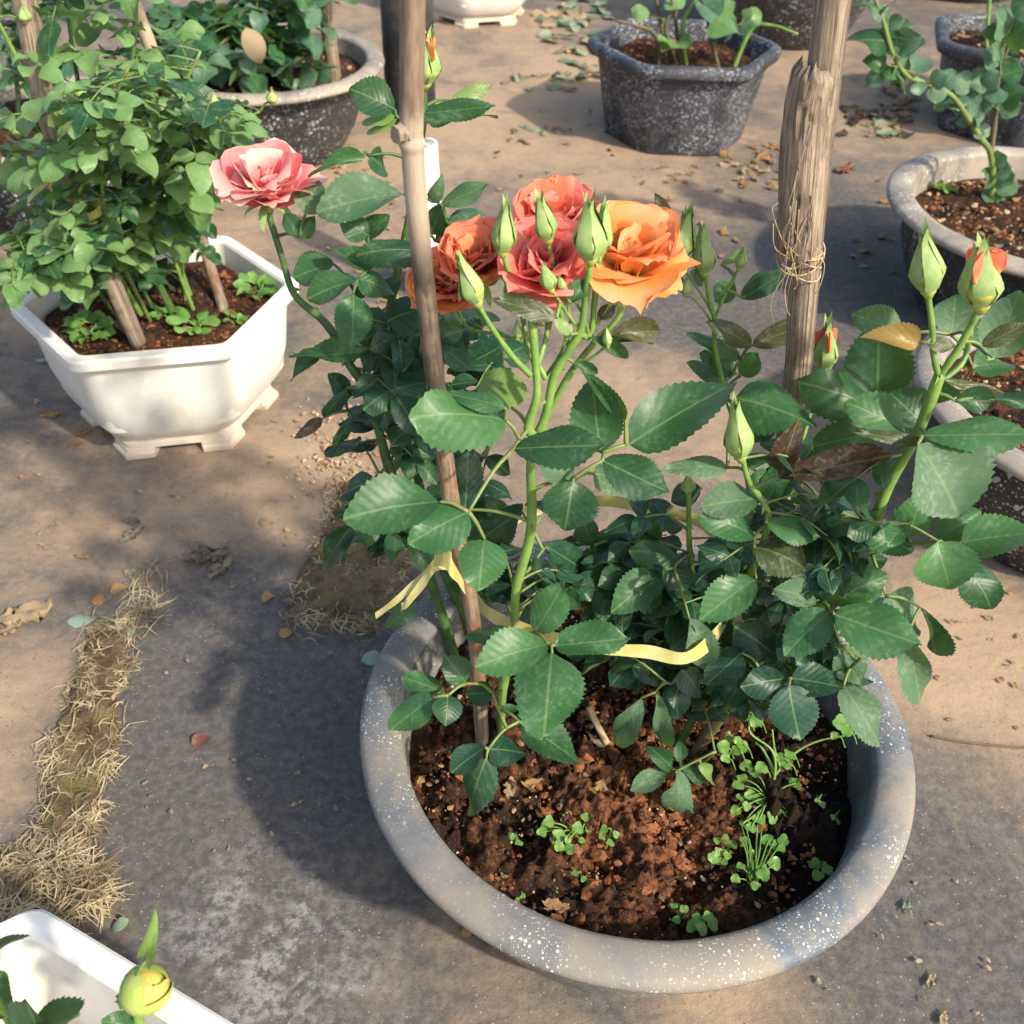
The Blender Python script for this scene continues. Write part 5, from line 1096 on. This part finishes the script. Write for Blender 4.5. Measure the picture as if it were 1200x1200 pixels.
def scatter(n, box, szr, mats, label, group, flatp=.5, z=.002, poly=None, join=None, parent=None):
    k = 0; made = []
    while k < n:
        x, y = random.uniform(box[0], box[2]), random.uniform(box[1], box[3])
        if poly and not inpoly(x, y, poly): continue
        k += 1; made.append(fallen(x, y, random.uniform(*szr), random.choice(mats), label, group, z + random.random()*.002, random.random() < flatp))
    if join:
        vs, fs, mi, uvs, ml = [], [], [], [], []
        for o in made:
            b = len(vs); me = o.data; vs += [o.matrix_basis @ v.co for v in me.vertices]; m = me.materials[0]
            if m not in ml: ml.append(m)
            for q in me.polygons: fs.append(tuple(i+b for i in q.vertices)); mi.append(ml.index(m))
            u = {}
            for l in me.loops: u[l.vertex_index] = tuple(me.uv_layers[0].data[l.index].uv)
            uvs += [u[i] for i in range(len(me.vertices))]
            bpy.data.objects.remove(o)
        o = wmesh(join, vs, fs, ml[0], parent, uvs)
        for m in ml[1:]: o.data.materials.append(m)
        o.data.polygons.foreach_set('material_index', mi)
        props(o, None if parent else label, None if parent else 'crumbs', None, 'stuff')
scatter(75, (630, -30, 730, 105), (14, 24), ['cutleaf', 'cutleaf', 'bluebush', 'tanleaf'], 'cut grey green leaf in the heap beside the black hexagonal planter', 'leaves in the cut leaf heap', .8, .006, [(640, -30), (730, -30), (705, 60), (715, 85), (690, 105), (660, 70), (632, 35)])
scatter(14, (592, 84, 672, 108), (12, 22), ['cutleaf', 'cutleaf', 'greyleaf'], 'cut leaf in the small pile near the hexagonal planter', 'leaves in the small pile', .8)
scatter(9, (590, 148, 670, 168), (9, 16), ['cutleaf', 'greyleaf', 'deadleaf'], 'dry leaf scrap on open ground beyond the roses', 'dry scraps beyond the roses', .5)
scatter(22, (580, 115, 720, 225), (6, 13), ['greyleaf', 'deadleaf', 'tanleaf', 'brown'], 'dry leaf scrap on open ground beyond the roses', 'dry scraps beyond the roses', .5)
scatter(34, (840, 165, 915, 225), (10, 24), ['deadleaf', 'tanleaf'], 'orange dry leaf crumb beside the hexagonal planter base', 'crumbs beside the hexagonal planter', .2)
scatter(20, (740, 195, 820, 215), (6, 13), ['deadleaf', 'greyleaf', 'tanleaf'], 'dry crumbs in front of the hexagonal planter', None, .3, join='leaf_crumbs')
scatter(14, (760, 230, 890, 340), (8, 18), ['deadleaf', 'tanleaf'], 'dry leaf on the shaded cloth beside the stake', 'dry leaves beside the stake', .4)
scatter(26, (985, 128, 1065, 162), (12, 30), ['greyleaf', 'brown', 'cutleaf', 'tanleaf', 'brown'], 'brown leaf in the litter left of the black planters', 'brown litter left of the black planters', .4)
scatter(22, (1035, 95, 1075, 130), (10, 18), ['deadleaf', 'tanleaf'], 'tan leaf in the small bright pile under the arching stem', 'bright pile under the arching stem', .3)
scatter(10, (975, 210, 1050, 330), (8, 18), ['deadleaf', 'tanleaf', 'greyleaf'], 'leaf scrap on grey cloth left of the round planters', 'scraps left of the round planters', .4)
scatter(26, (390, 165, 470, 245), (8, 18), ['deadleaf', 'tanleaf'], 'dry tan leaf scrap behind the pink rose', 'scraps behind the pink rose', .3)
scatter(14, (400, 330, 560, 640), (6, 14), ['deadleaf', 'tanleaf'], 'tan scrap on ground seen through the dark rose leaves', 'scraps behind the dark bush', .4)
scatter(16, (345, 250, 480, 380), (7, 15), ['deadleaf', 'tanleaf'], 'tan scrap on ground between the white and grey planters', 'scraps between the planters', .4)
scatter(34, (10, 470, 350, 700), (5, 11), ['tanleaf', 'greyleaf', 'deadleaf'], 'tiny leaf crumbs on ground in front of the white planter', None, .4, join='leaf_crumbs')
scatter(24, (160, 760, 420, 1040), (4, 9), ['tanleaf', 'greyleaf'], 'tiny pale crumbs on the dark cloth left of the grey planter', None, .5, join='leaf_crumbs')
scatter(20, (900, 1000, 1190, 1190), (5, 9), ['tanleaf', 'greyleaf'], 'tiny crumbs on the cloth right of the grey planter', None, .5, join='leaf_crumbs')
scatter(16, (1090, 690, 1195, 860), (5, 11), ['tanleaf', 'greyleaf', 'deadleaf'], 'tiny crumbs on tan ground below the right-hand leaves', None, .5, join='leaf_crumbs')
scatter(14, (1115, 200, 1195, 290), (7, 14), ['tanleaf', 'deadleaf', 'greyleaf'], 'bark scraps', None, .3, .165, join='bark_scraps', parent=rmpot)
# on the main planter's soil
for a in [(597, 925, 34, 'tanleaf', 'pale tan leaf piece on soil below the low rose leaves'), (624, 918, 30, 'deadleaf', 'orange oval leaf piece on soil next to the pale tan one'), (686, 925, 34, 'deadleaf', 'golden crumpled leaf beside the orange pieces on soil'), (705, 920, 26, 'deadleaf', 'golden leaf fragment right of the crumpled one'), (652, 1062, 34, 'deadleaf', 'ochre dead leaf near the planter rim on soil'), (650, 905, 24, 'redleaf', 'reddish bark piece on the planter soil'), (568, 938, 26, 'redleaf', 'reddish dead leaf under the low rose leaves'), (493, 915, 18, 'deadleaf', 'orange scrap against the inner planter wall'), (585, 1000, 18, 'redleaf', 'small red brown clod on dark soil'), (660, 940, 18, 'tanleaf', 'straw coloured seed husk on soil'), (885, 1012, 20, 'deadleaf', 'orange pebble like scrap at the grassy weed'), (700, 870, 26, 'tanleaf', 'tan leaf at the end of the cut twig')]:
    fallen(*a[:5], None, SOILZ+.006)
P = catmull([PX(690, 828, .03), PX(700, 850, .018), PX(712, 872, .008)], 4); vs, fs = tube(P, .0032, 8); props(wmesh('cut_twig', vs, fs, M['twine']), 'short yellowish cut twig stuck in the planter soil', 'twig')
scatter(110, (490, 850, 1000, 1080), (5, 12), ['tanleaf', 'deadleaf', 'greyleaf', 'redleaf'], 'chips', None, .4, SOILZ+.004, [topix(V((MP.x+.19*cos(t*.3), MP.y+.19*sin(t*.3), SOILZ))) for t in range(21)], join='dry_chips', parent=main)
# dry grass strips and mossy soil patch
def strip(name, poly, n, mat, label, zmax=.016, lmin=.02, lmax=.06, along=None, wd=.00065):
    xs_ = [p[0] for p in poly]; ys_ = [p[1] for p in poly]; vs, fs = [], []; k = 0
    while k < n:
        x, y = random.uniform(min(xs_), max(xs_)), random.uniform(min(ys_), max(ys_))
        if not inpoly(x, y, poly): continue
        if noise.noise(V((x*.035, y*.035, 7))) < random.uniform(-.35, .25): continue
        x += random.gauss(0, 7); y += random.gauss(0, 7)
        k += 1; p = at(x, y, z=random.uniform(.002, zmax)*random.random()+.002); a = random.random()*pi*2; Ln = random.uniform(lmin, lmax)
        d = V((cos(a), sin(a), random.uniform(-.1, .12))); e = V((-sin(a), cos(a), 0)); b = random.uniform(-.9, .9); o = len(vs)
        for i in range(4):
            t = i/3-.5; q = p + d*Ln*t + e*b*Ln*(t*t*2) + V((0, 0, (.25-t*t)*.012)); q.z = max(q.z, .003)
            ww = wd*(1.1-abs(t)); vs += [q-e*ww, q+e*ww+V((0, 0, ww*.6))]
            if i: fs.append((o+2*i-2, o+2*i-1, o+2*i+1, o+2*i))
    o = wmesh(name, vs, fs, M[mat], smooth=False); return props(o, label, 'grass', kind='stuff')
SP1 = [(108, 735), (150, 728), (150, 775), (138, 810), (142, 850), (128, 900), (112, 950), (98, 1005), (40, 1005), (52, 930), (58, 870), (80, 820)]
SP2 = [(-10, 1010), (40, 995), (100, 1000), (128, 1030), (120, 1060), (75, 1070), (60, 1100), (-10, 1105)]
SP3 = [(330, 728), (350, 668), (385, 610), (400, 560), (470, 560), (490, 640), (470, 700), (440, 745)]
def patch(name, poly, label, h=.006):
    c = V((sum(p[0] for p in poly)/len(poly), sum(p[1] for p in poly)/len(poly))); vs, fs = [], []; n = 72; rings = 9
    cp = at(c.x, c.y, z=0); pts = [at(*p, z=0) for p in poly]; ring = []
    for k in range(n):
        f = k/n*len(pts); i = int(f); ring.append(pts[i].lerp(pts[(i+1) % len(pts)], f-i))
    vs.append(cp + V((0, 0, h)))
    for r in range(1, rings+1):
        for k in range(n):
            q = cp.lerp(ring[k], r/rings*(1+.06*noise.noise(V((k*.5, r*.1, 1))))); q.z = (h + .005*noise.noise(q*40))*(1-(r/rings)**4) + (.0045 if r < rings else -.004); vs.append(q)
    for k in range(n): fs.append((0, 1+k, 1+(k+1) % n))
    for r in range(rings-1):
        for k in range(n): a = 1+r*n; k2 = (k+1) % n; fs.append((a+k, a+n+k, a+n+k2, a+k2))
    o = wmesh(name, vs, fs, M['patch']); return props(o, label, 'ground', kind='structure')
patch('soil_strip', SP1, 'bare soil strip under the dry grass'); patch('soil_edge', SP2, 'bare soil under the tangled roots'); patch('soil_patch', SP3, 'mossy bare soil patch behind the grey planter')
strip('dry_grass', SP1, 850, 'straw', 'strip of dry straw coloured grass growing through the cloth', .014, .012, .042)
strip('tangled_roots', SP2, 1100, 'straw', 'tangled grey dry grass roots by the white planter corner', .03)
strip('dry_moss', SP3, 900, 'straw', 'short dry grass on the bare soil patch', .010, .01, .03)
strip('dry_grass', [(165, 660), (190, 672), (185, 700), (170, 740), (110, 745), (90, 735), (140, 725)], 70, 'straw', 'few loose straw blades at the top of the grass strip', .006, .03, .07)
pts = []
for _ in range(330):
    x, y = random.gauss(395, 26), random.gauss(545, 38)
    if x < 470: pts.append((at(x, y, z=.004), random.uniform(.0012, .0042)))
props(crumbs('bark_crumbs', pts, 'tancrumb'), 'scattered tan bark crumbs on ground behind the dark leaves', 'crumbs')
P = [at(x, y, z=.004) for x, y in [(1090, 862), (1120, 868), (1150, 872), (1200, 876), (1240, 874)]]; vs, fs = tube(catmull(P, 5), .0016, 5); props(wmesh('dry_twig', vs, fs, M['stembrown']), 'thin dark twig lying on tan ground right of the planter', 'twig')
